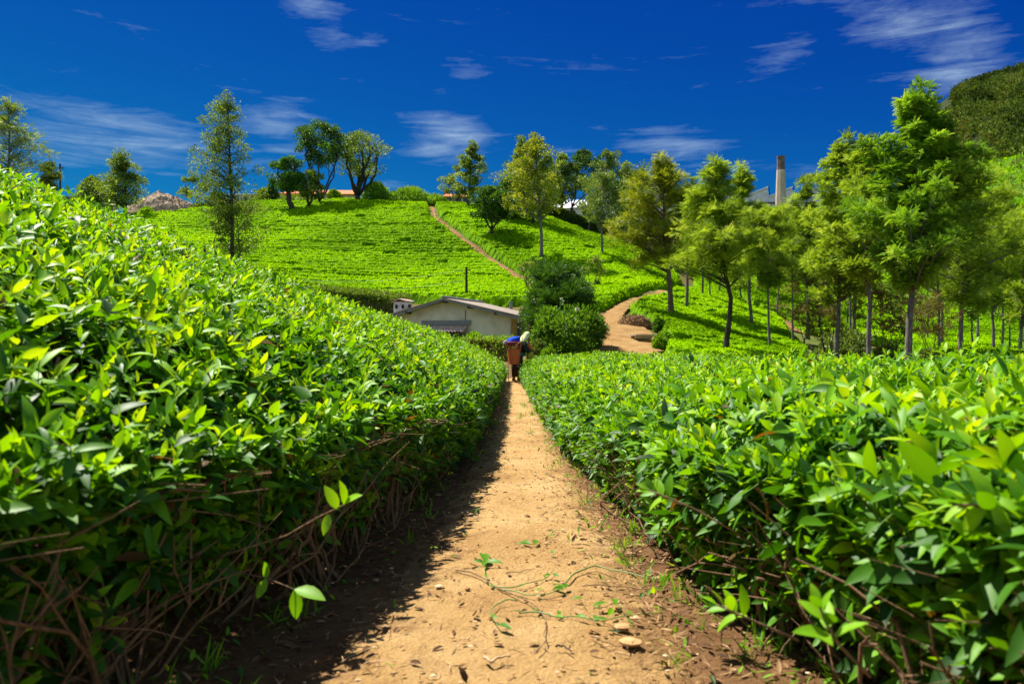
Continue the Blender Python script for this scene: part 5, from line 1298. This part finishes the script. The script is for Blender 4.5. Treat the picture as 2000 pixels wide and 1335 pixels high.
# green cuttings and sticks lying on the path (coordinates read in a 2.753x enlargement at 650, 850)
cc_ = lambda u, v: gp(650 + u / 2.753, 850 + v / 2.753)
def cutting(name, label, uv, r0, mat, leaves=(), cat='cutting', group='fallen cuttings on the path', tl=.5):
    pts = np.array([cc_(*q) for q in uv])
    t = np.linspace(0, 1, len(pts)); tt = np.linspace(0, 1, len(pts) * 4)
    p2 = np.stack([np.interp(tt, t, pts[:, k]) for k in range(3)], -1)
    ker = np.array([.25, .5, .25])
    for _ in range(2):
        for k in range(3): p2[1:-1, k] = np.convolve(p2[:, k], ker, 'valid')
    b = p2[0].copy(); p2[:, 2] += r0 + .004 + .006 * np.abs(np.sin(tt * 9))
    root = empty(name, tuple(b)); tag(root, label, cat, group)
    q = MB(); q.tube(p2 - b, np.linspace(r0, r0 * .55, len(p2)), 6); q.build('stem', mat, root, smooth=True)
    for (u, v, du, dv, ln) in leaves:
        a = cc_(u, v); e = cc_(u + du, v + dv); d = e - a; d = d / max(np.linalg.norm(d), 1e-6)
        q = MB(); q.leaves(LEAF0, np.array([a - b + np.array([0, 0, .014])]), np.array([d + np.array([0, 0, .35])]), np.array([[rng.normal(0, .3), rng.normal(0, .3) - .2, 1]]), np.array([ln]), np.array([ln * .36]), 1.2, np.clip(tl + rng.normal(0, .06), 0, 1))
        q.build('leaf', M['tea'], root, smooth=True)
    return root
cutting('cut_vine', 'long reddish brown vine winding down the middle of the path', [(660, 758), (740, 782), (810, 822), (860, 850), (950, 888), (1040, 930), (1100, 985), (1138, 1030), (1150, 1080), (1130, 1140), (1150, 1158), (1095, 1238)], .0035, M['twig'], [(850, 862, 0, 40, .04)])
cutting('cut_vine', 'green shoot with paired leaves crossing the reddish vine', [(850, 850), (930, 872), (1000, 862), (1100, 840), (1170, 802), (1190, 770)], .003, M['greenstem'], [(1180, 790, 40, 25, .05), (1140, 815, -10, -30, .04), (1030, 858, -30, 25, .04), (1170, 800, -35, 20, .04)])
cutting('cut_vine', 'green stem ending in a bunch of pale upturned leaves', [(900, 870), (1000, 896), (1080, 904), (1180, 890), (1240, 880)], .003, M['greenstem'], [(1240, 880, -70, -20, .07), (1240, 880, -60, 5, .06), (1245, 878, 0, -60, .05), (1250, 880, 30, -40, .05), (1235, 882, -40, 25, .05), (1100, 900, 25, -25, .05)])
cutting('cut_vine', 'arched thick green stem at the right of the bunch of pale leaves', [(1255, 842), (1290, 802), (1350, 766), (1410, 745), (1480, 766), (1560, 788), (1700, 812)], .0045, M['greenstem'])
cutting('cut_vine', 'curved green stem ending in a drooping leaf low on the path', [(990, 926), (930, 930), (880, 952), (845, 1000), (850, 1042), (890, 1075)], .003, M['greenstem'], [(885, 1070, 60, 45, .075), (850, 1042, 35, 25, .045)])
cutting('cut_vine', 'long straight green stem with small leaves lying towards the sunlit hedge', [(1000, 1000), (1100, 1012), (1200, 1026), (1310, 1042), (1420, 1046), (1560, 1040), (1780, 996)], .0032, M['greenstem'], [(1310, 1040, 60, 15, .05), (1400, 1046, 40, 20, .055), (1420, 1044, -40, -40, .05), (1215, 1020, 10, -40, .05), (1200, 1024, 50, 30, .04), (1090, 1010, 10, -25, .03), (1010, 1000, -25, 10, .03)])
cutting('leaf_sprig', 'sprig of four spread green leaves left of the path middle', [(830, 830), (815, 780), (818, 725)], .003, M['greenstem'], [(818, 725, -12, -110, .14), (820, 722, 100, 22, .09), (815, 725, -60, 12, .055), (818, 730, -15, 70, .075), (822, 800, 10, 25, .04)], tl=.45)
cutting('leaf_sprig', 'small wilted leaf sprig farthest up the path', [(1020, 618), (1070, 622), (1120, 606), (1160, 580), (1205, 545)], .002, M['greenstem'], [(1020, 615, 55, 20, .07), (1040, 622, -60, 0, .05), (1080, 622, 60, -28, .07), (1160, 580, 40, 5, .04), (1180, 560, 30, -20, .035)], tl=.45)
cutting('leaf_sprig', 'bright fallen leaves near the right margin above the long stem', [(1400, 985), (1450, 970), (1500, 958)], .002, M['greenstem'], [(1400, 985, 100, -20, .08), (1500, 940, 50, 65, .09), (1285, 940, 40, 0, .05), (1480, 1020, 60, -45, .07), (1560, 1000, 50, 30, .06)], tl=.55)
cutting('leaf_sprig', 'single small leaf pair right of the path middle', [(1165, 672), (1185, 682), (1205, 676)], .002, M['greenstem'], [(1170, 675, 35, 8, .04)], tl=.45)
cutting('stick', 'pale tan stick lying at the bottom of the path', [(815, 1268), (850, 1282), (900, 1272), (955, 1266)], .006, plain('pale_stick', (.42, .28, .16), .9, .1), (), 'stick', 'sticks on the path')
cutting('stick', 'short dark stick right of the pale stick', [(1198, 1204), (1240, 1206), (1282, 1212)], .004, M['bark_dark'], (), 'stick', 'sticks on the path')
cutting('stick', 'thin straw coloured twig across the right margin', [(1390, 1142), (1450, 1165), (1520, 1182), (1600, 1200)], .003, M['twig'], (), 'stick', 'sticks on the path')
cutting('stick', 'bent grey twig above the reddish vine', [(930, 785), (1000, 775), (1060, 768), (1090, 760)], .0025, M['twig'], (), 'stick', 'sticks on the path')
cutting('stick', 'long dry stem in the litter by the sunlit hedge', [(1340, 845), (1500, 850), (1640, 870), (1850, 880)], .003, M['twig'], (), 'stick', 'sticks on the path')

# ------------------------------------------------------------------ the tea picker
def cloth(name, c, var=.18, sc=25):
    return plain(name, c, .9, .1, var, sc, .3, 60)
SKIN = plain('skin_brown', (.16, .075, .04), .6, .3, .1)
pb = P(1006, 748, 24.0); pb[2] = G(pb[0], pb[1]) + .025
def L3(x, y, z): return np.array([x, y, z], float)
per = empty('person', tuple(pb)); tag(per, 'tea picker in dark jacket and pale headscarf bent under an orange basket on the path', 'person')
me = bpy.data.meshes.new('body'); 
V = []; E = []; Rr = []
def jn(p, r, par=None):
    V.append(tuple(p)); Rr.append(r)
    if par is not None: E.append((par, len(V) - 1))
    return len(V) - 1
pel = jn((.06, .05, .80), .13)
spn = jn((.13, .07, .98), .12, pel); chs = jn((.22, .10, 1.14), .13, spn); nk = jn((.29, .13, 1.26), .055, chs); hd0 = jn((.32, .15, 1.33), .075, nk); hd1 = jn((.35, .17, 1.41), .09, hd0); hd2 = jn((.36, .18, 1.48), .06, hd1)
nose = jn((.435, .23, 1.40), .018, hd1)
for sy, hx in ((-1, 0), (1, 1)):
    hip = jn((.06 + .02 * sy, .05 + .09 * sy, .74), .09, pel)
    kn = jn((.08 + (.05 if sy < 0 else -.03), .05 + .08 * sy, .43), .058, hip)
    an = jn((-.0 + (.10 if sy < 0 else -.06), .05 + .07 * sy, .08), .036, kn)
    hl = jn((-.03 + (.10 if sy < 0 else -.06), .045 + .07 * sy, .035), .034, an)
    to = jn((.13 + (.10 if sy < 0 else -.06), .085 + .07 * sy, .022), .024, an)
    sh = jn((.24, .10 + .17 * sy, 1.17), .062, chs)
    el = jn((.33 if sy < 0 else .40, .06 + .22 * sy, .93), .044, sh)
    wr = jn((.47, .06 + .12 * sy, .955), .028, el)
    pa = jn((.525, .06 + .10 * sy, .965), .030, wr)
    for f_ in range(4):
        k1 = jn((.565, .03 + .10 * sy + .018 * f_, .975 - .004 * f_), .009, pa); k2 = jn((.585, .03 + .10 * sy + .018 * f_, .950), .008, k1); k3 = jn((.572, .03 + .10 * sy + .018 * f_, .932 + .003 * f_), .007, k2)
    t1 = jn((.53, .005 + .10 * sy, .99), .010, pa); t2 = jn((.56, -.005 + .10 * sy, .985), .008, t1)
me.from_pydata(V, E, [])
body = bpy.data.objects.new('body', me); col.objects.link(body); body.parent = per
sk = body.modifiers.new('skin', 'SKIN')
for v_, r_ in zip(me.skin_vertices[0].data, Rr): v_.radius = (r_, r_)
me.skin_vertices[0].data[0].use_root = True
body.modifiers.new('sub', 'SUBSURF').levels = 1; body.modifiers['sub'].render_levels = 2
me.materials.append(SKIN)
def oval(c, rx, ry, n=18, tilt=0, fold=0, seed=0):
    th = np.arange(n) / n * 6.283; w = 1 + fold * np.sin(th * 5 + seed) + fold * .6 * np.sin(th * 9 + seed * 2)
    return np.stack([c[0] + np.cos(th) * rx * w, c[1] + np.sin(th) * ry * w, c[2] + np.cos(th) * tilt], -1)
q = MB(); q.rings([oval((.07, .05, .86), .16, .15), oval((.06, .05, .74), .18, .18, fold=.03), oval((.05, .05, .45), .165, .17, fold=.06, seed=1), oval((.05, .05, .17), .15, .15, fold=.09, seed=2), oval((.05, .05, .165), .13, .13, fold=.09, seed=2)]); q.build('skirt', cloth('skirt_brown', (.05, .026, .02)), per, smooth=True)
q = MB(); q.rings([oval((.09, .05, .78), .185, .19, fold=.04), oval((.13, .07, .98), .165, .185, tilt=-.04, fold=.02), oval((.21, .10, 1.13), .155, .20, tilt=-.07), oval((.27, .12, 1.23), .11, .13, tilt=-.07), oval((.29, .13, 1.265), .07, .08, tilt=-.06)])
for sy in (-1, 1):
    a, b_, c = L3(.24, .10 + .17 * sy, 1.17), L3(.33 if sy < 0 else .40, .06 + .22 * sy, .93), L3(.45, .06 + .13 * sy, .95)
    q.tube([a + L3(-.03, -.05 * sy, .02), a, a * .5 + b_ * .5 + L3(.01, 0, 0), b_, b_ * .5 + c * .5, c], [.085, .088, .072, .066, .055, .046], 12)
q.build('jacket', cloth('jacket_dark', (.018, .026, .016)), per, smooth=True)
q = MB(); q.rings([oval((.10, .02, .80), .19, .20), oval((.115, .03, .90), .185, .20, fold=.03)], cap=False); q.build('waist_sash', cloth('sash_teal', (.02, .10, .13)), per, smooth=True)
# headscarf draped over head and shoulders
q = MB(); q.rings([oval((.16, .02, 1.16), .10, .17, tilt=.02, fold=.05), oval((.22, .07, 1.26), .115, .16, fold=.03), oval((.30, .13, 1.37), .125, .135, tilt=.0, fold=.02), oval((.335, .155, 1.45), .118, .12, tilt=.02), oval((.35, .165, 1.515), .08, .085, tilt=.015), oval((.355, .17, 1.535), .03, .03)]); q.build('headscarf', cloth('scarf_pale_yellow', (.62, .58, .30), .12), per, smooth=True)
q = MB(); q.rings([oval((.40, .00, 1.17), .03, .05), oval((.45, -.02, 1.10), .055, .07, fold=.1), oval((.49, -.03, 1.0), .05, .06, fold=.1), oval((.48, -.03, .97), .02, .03)]); q.build('shawl', cloth('shawl_orange', (.62, .12, .03), .4, 40), per, smooth=True)
for sy in (-1, 1):
    x0 = (.10 if sy < 0 else -.06); q = MB()
    fo = [(-.08, .045), (0, .052), (.10, .055), (.17, .035)]
    q.rings([[[x0 + .02 + a, .06 + .07 * sy + w, -.0], [x0 + .02 + a, .06 + .07 * sy - w, -.0], [x0 + .02 + a, .06 + .07 * sy - w, .016], [x0 + .02 + a, .06 + .07 * sy + w, .016]] for a, w in fo]); q.build('sandal', plain('sandal_black', (.015, .013, .012), .6), per)
# basket
bb = pb + L3(-.03, -.30, .56)
bk = empty('basket', tuple(bb)); tag(bk, 'tall tapered orange basket with latticed top band on the back of the picker', 'basket')
BO = plain('basket_orange', (.44, .085, .018), .55, .4, .12, 8)
def bring(z, n=28): 
    t = z / .66; r = .150 + .082 * t
    th = np.arange(n) / n * 6.283 
    sq = 1 / np.maximum(np.abs(np.cos(th)), np.abs(np.sin(th))) ** .35
    return np.stack([np.cos(th) * r * sq, np.sin(th) * r * .82 * sq, np.full(n, z)], -1)
zs = [0, .10, .2, .3, .4, .44]
inn = [bring(z) * np.array([.94, .94, 1]) + L3(0, 0, .008) for z in zs[::-1]]
q = MB(); q.rings([bring(z) for z in zs] + inn); q.build('shell', BO, bk, smooth=False)
q = MB()
nb = 18
for k in range(nb):
    for s_ in (-1, 1):
        pts = []
        for z in np.linspace(.435, .645, 7):
            a = 6.283 * (k / nb) + s_ * (z - .435) / .21 * 6.283 / nb * 1.5
            t = z / .66; r = .150 + .082 * t; sq = 1 / max(abs(math.cos(a)), abs(math.sin(a))) ** .35
            pts.append([math.cos(a) * r * sq, math.sin(a) * r * .82 * sq, z])
        q.tube(pts, .0075, 4, cap=False)
q.build('lattice_band', plain('basket_red', (.50, .06, .015), .5, .4), bk)
q = MB(); th = np.arange(29) / 28 * 6.283
rr = bring(.655); q.tube(np.concatenate([rr, rr[:1]]), .014, 6, cap=False); q.build('rim', plain('basket_red_rim', (.50, .05, .015), .5, .4), bk)
hp = pb + L3(.35, .17, 1.50) - bb
q = MB()
for s_ in (-1, 1):
    q.tube([rr[7 if s_ > 0 else 2] + L3(0, .0, 0), L3(.14, .18 + .02 * s_, .80) , hp + L3(-.02, .11 * s_ - .05, .02)], .009, 5, cap=False)
q.build('head_strap', plain('strap_black', (.015, .015, .015), .7), bk)
# blue bundle in the basket
u_, v_ = np.meshgrid(np.arange(28) / 28 * 6.283, np.linspace(-1.35, 1.5, 14))
rad = 1 + .30 * (fbm(u_ * 1.6 + 3, v_ * 2.2, 93) - .5) + .28 * (fbm(u_ * 4, v_ * 5, 95) - .5)
bx = np.stack([np.cos(u_) * np.cos(v_) * .215 * rad - .03, np.sin(u_) * np.cos(v_) * .17 * rad, np.sin(v_) * .125 * rad], -1)
bx[..., 2] += .05 * np.clip(bx[..., 0] / .2, -1, 1)
q = MB(); q.rings(bx); o = q.build('cloth_bundle', cloth('cloth_blue', (.012, .05, .42), .35, 14), None, smooth=True); o.location = tuple(bb + L3(0, .0, .70)); tag(o, 'crumpled bright blue cloth bundle stuffed in the top of the orange basket', 'bundle')
q = MB(); q.rings([oval((0, 0, .06), .03, .05, 12), oval((-.05, 0, .02), .06, .06, 12, fold=.1), oval((-.09, 0, -.06), .045, .05, 12, fold=.1), oval((-.10, 0, -.08), .015, .02, 12)]); o = q.build('grey_cloth', cloth('cloth_grey', (.32, .34, .38), .4, 20), None, smooth=True); o.location = tuple(bb + L3(-.20, -.05, .66)); tag(o, 'grey cloth hanging over the left rim of the orange basket', 'cloth')
# yellow sack carried in front
q = MB(); q.rings([oval((0, 0, -.13), .07, .06, 16), oval((0, 0, -.12), .10, .08, 16, fold=.05), oval((.01, 0, 0), .105, .09, 16, fold=.05, seed=1), oval((.0, 0, .09), .085, .07, 16, fold=.08, seed=2), oval((0, 0, .14), .04, .035, 16, fold=.1)]); o = q.build('sack', cloth('sack_olive', (.36, .26, .03), .2, 18), None, smooth=True); o.location = tuple(pb + L3(.44, -.02, .83)); tag(o, 'olive yellow sack hanging in front of the bent picker', 'sack')
q = MB(); q.tube([(0, 0, 0), (-.012, .0, .45), (-.03, .01, .9)], [.012, .013, .014], 6); o = q.build('walking_stick', plain('stick_pale', (.5, .42, .33), .8), None); o.location = tuple(pb + L3(-.19, -.18, -.01)); tag(o, 'thin pale stick upright at the left of the orange basket', 'stick')

# ------------------------------------------------------------------ sky, sun, camera
S = Vector((-.46, .36, 1.0)).normalized()
el = math.asin(S.z); azr = math.atan2(S.x, S.y)
w = bpy.data.worlds.new('World'); scene.world = w; w.use_nodes = True
nt = w.node_tree; nt.nodes.clear()
out = nt.nodes.new('ShaderNodeOutputWorld'); bg = nt.nodes.new('ShaderNodeBackground'); bg.inputs['Strength'].default_value = .10
sky = nt.nodes.new('ShaderNodeTexSky'); sky.sky_type = 'NISHITA'; sky.sun_disc = False; sky.sun_elevation = el; sky.sun_rotation = azr
sky.altitude = 1900; sky.air_density = 1.0; sky.dust_density = .1; sky.ozone_density = 4.0
ss = nt.nodes.new('ShaderNodeSeparateColor'); nt.links.new(sky.outputs[0], ss.inputs[0])
cbn = nt.nodes.new('ShaderNodeCombineColor')      # a polarising filter: deep, saturated blue overhead
for k_, (g_, a_) in enumerate(((2.4, .0030), (1.75, .0590), (.6, .600))):
    nt.links.new(math_n(nt, 'MULTIPLY', math_n(nt, 'POWER', ss.outputs[k_], g_), a_), cbn.inputs[k_])
pol = cbn.outputs[0]
tc = nt.nodes.new('ShaderNodeTexCoord'); sep = nt.nodes.new('ShaderNodeSeparateXYZ'); nt.links.new(tc.outputs['Generated'], sep.inputs[0])
az = math_n(nt, 'ARCTAN2', sep.outputs[0], sep.outputs[1]); ele = math_n(nt, 'ARCSINE', sep.outputs[2])
cmb = nt.nodes.new('ShaderNodeCombineXYZ'); nt.links.new(az, cmb.inputs[0]); nt.links.new(ele, cmb.inputs[1])
ae = cmb.outputs[0]
def dirpx(px, py):
    x, z = (px - 1000) / F, -(py - HZ) / F
    return math.atan2(x, 1), math.atan2(z, math.hypot(1, x))
mask = None
for (px, py, rx, ry, rot, amt) in [(210, 262, 270, 62, -4, 1.0), (60, 225, 110, 30, 0, .5), (540, 238, 95, 42, 8, .75), (560, 285, 70, 30, 0, .45), (615, 28, 95, 48, -30, .62), (725, 72, 60, 28, 15, .38), (880, 250, 95, 38, -6, .85), (860, 300, 85, 30, -6, .55), (905, 132, 55, 30, -10, .36), (1310, 282, 150, 38, -12, .62), (1530, 100, 75, 34, 18, .48), (1800, 60, 210, 60, -20, .6), (1880, 100, 90, 110, 20, .8), (470, 310, 120, 30, 0, .35), (770, 360, 60, 18, 0, .45), (110, 315, 110, 22, 0, .45), (1120, 300, 60, 18, 0, .3), (1600, 350, 70, 24, 0, .3)]:
    a_, e_ = dirpx(px, py)
    mp = nt.nodes.new('ShaderNodeMapping'); mp.vector_type = 'TEXTURE'
    mp.inputs['Location'].default_value = (a_, e_, 0); mp.inputs['Rotation'].default_value = (0, 0, math.radians(rot)); mp.inputs['Scale'].default_value = (rx / F, ry / F, 1)
    nt.links.new(ae, mp.inputs[0])
    ln = nt.nodes.new('ShaderNodeVectorMath'); ln.operation = 'LENGTH'; nt.links.new(mp.outputs[0], ln.inputs[0])
    mr = nt.nodes.new('ShaderNodeMapRange'); mr.interpolation_type = 'SMOOTHSTEP'; nt.links.new(ln.outputs['Value'], mr.inputs[0])
    mr.inputs[1].default_value = 1.4; mr.inputs[2].default_value = 0.1; mr.inputs[3].default_value = 0; mr.inputs[4].default_value = min(1.1, amt * 1.15 + .15)
    mask = mr.outputs[0] if mask is None else math_n(nt, 'MAXIMUM', mask, mr.outputs[0])
mp = nt.nodes.new('ShaderNodeMapping'); nt.links.new(ae, mp.inputs[0]); mp.inputs['Rotation'].default_value = (0, 0, math.radians(6)); mp.inputs['Scale'].default_value = (4.6, 40, 1)
n1 = noise(nt, 1.0, 10, .62, mp.outputs[0], .9)
mp2 = nt.nodes.new('ShaderNodeMapping'); nt.links.new(ae, mp2.inputs[0]); mp2.inputs['Rotation'].default_value = (0, 0, math.radians(-12)); mp2.inputs['Scale'].default_value = (30, 115, 1)
n2 = noise(nt, 1.0, 8, .65, mp2.outputs[0], .6)
nn = math_n(nt, 'ADD', math_n(nt, 'MULTIPLY', n1, .72), math_n(nt, 'MULTIPLY', n2, .28))
th_ = math_n(nt, 'ADD', math_n(nt, 'ADD', math_n(nt, 'MULTIPLY', nn, 1.9), -.42), math_n(nt, 'MULTIPLY', math_n(nt, 'SUBTRACT', mask, 1.0), .50))
cl = ramp(nt, th_, [(.20, (0, 0, 0)), (.40, (.10, .10, .10)), (.60, (.26, .26, .26)), (.95, (.66, .66, .66))])
back = nt.nodes.new('ShaderNodeMapRange'); back.interpolation_type = 'SMOOTHSTEP'; nt.links.new(sep.outputs[1], back.inputs[0])  # unseen clouds behind the camera, added for fill light
back.inputs[1].default_value = .05; back.inputs[2].default_value = -.45
hi = nt.nodes.new('ShaderNodeMapRange'); nt.links.new(sep.outputs[2], hi.inputs[0]); hi.inputs[1].default_value = -.02; hi.inputs[2].default_value = .04
nb_ = noise(nt, 2.2, 8, .6, tc.outputs['Generated'], .4)
cb = math_n(nt, 'MULTIPLY', math_n(nt, 'MULTIPLY', ramp(nt, nb_, [(.36, (0, 0, 0)), (.56, (1, 1, 1))]), back.outputs[0]), hi.outputs[0])
full = mixc(nt, math_n(nt, 'MAXIMUM', cl, cb), pol, (2.4, 3.2, 3.8))
nt.links.new(full, bg.inputs[0]); nt.links.new(bg.outputs[0], out.inputs[0])

sun = bpy.data.lights.new('sun', 'SUN'); sun.energy = 5.0; sun.angle = math.radians(.53); sun.color = (1, .94, .84)
so = bpy.data.objects.new('sun', sun); col.objects.link(so); so.rotation_euler = (-S).to_track_quat('-Z', 'Y').to_euler(); so.location = (0, 0, 60)

cam = bpy.data.cameras.new('camera'); cam.lens = 28; cam.sensor_width = 36; cam.clip_end = 4000; cam.clip_start = .05
cam.dof.use_dof = True; cam.dof.focus_distance = 10.0; cam.dof.aperture_fstop = 3.4
co = bpy.data.objects.new('camera', cam); col.objects.link(co); co.location = (0, 0, CH); co.rotation_euler = (math.radians(90), 0, 0)
scene.camera = co
vs = scene.view_settings; vs.view_transform = 'Standard'; vs.look = 'None'; vs.exposure = 1.35; vs.gamma = 1; vs.use_curve_mapping = False
scene.cycles.max_bounces = 5; scene.cycles.diffuse_bounces = 3; scene.cycles.transmission_bounces = 2; scene.cycles.glossy_bounces = 2
scene.cycles.sample_clamp_indirect = 6
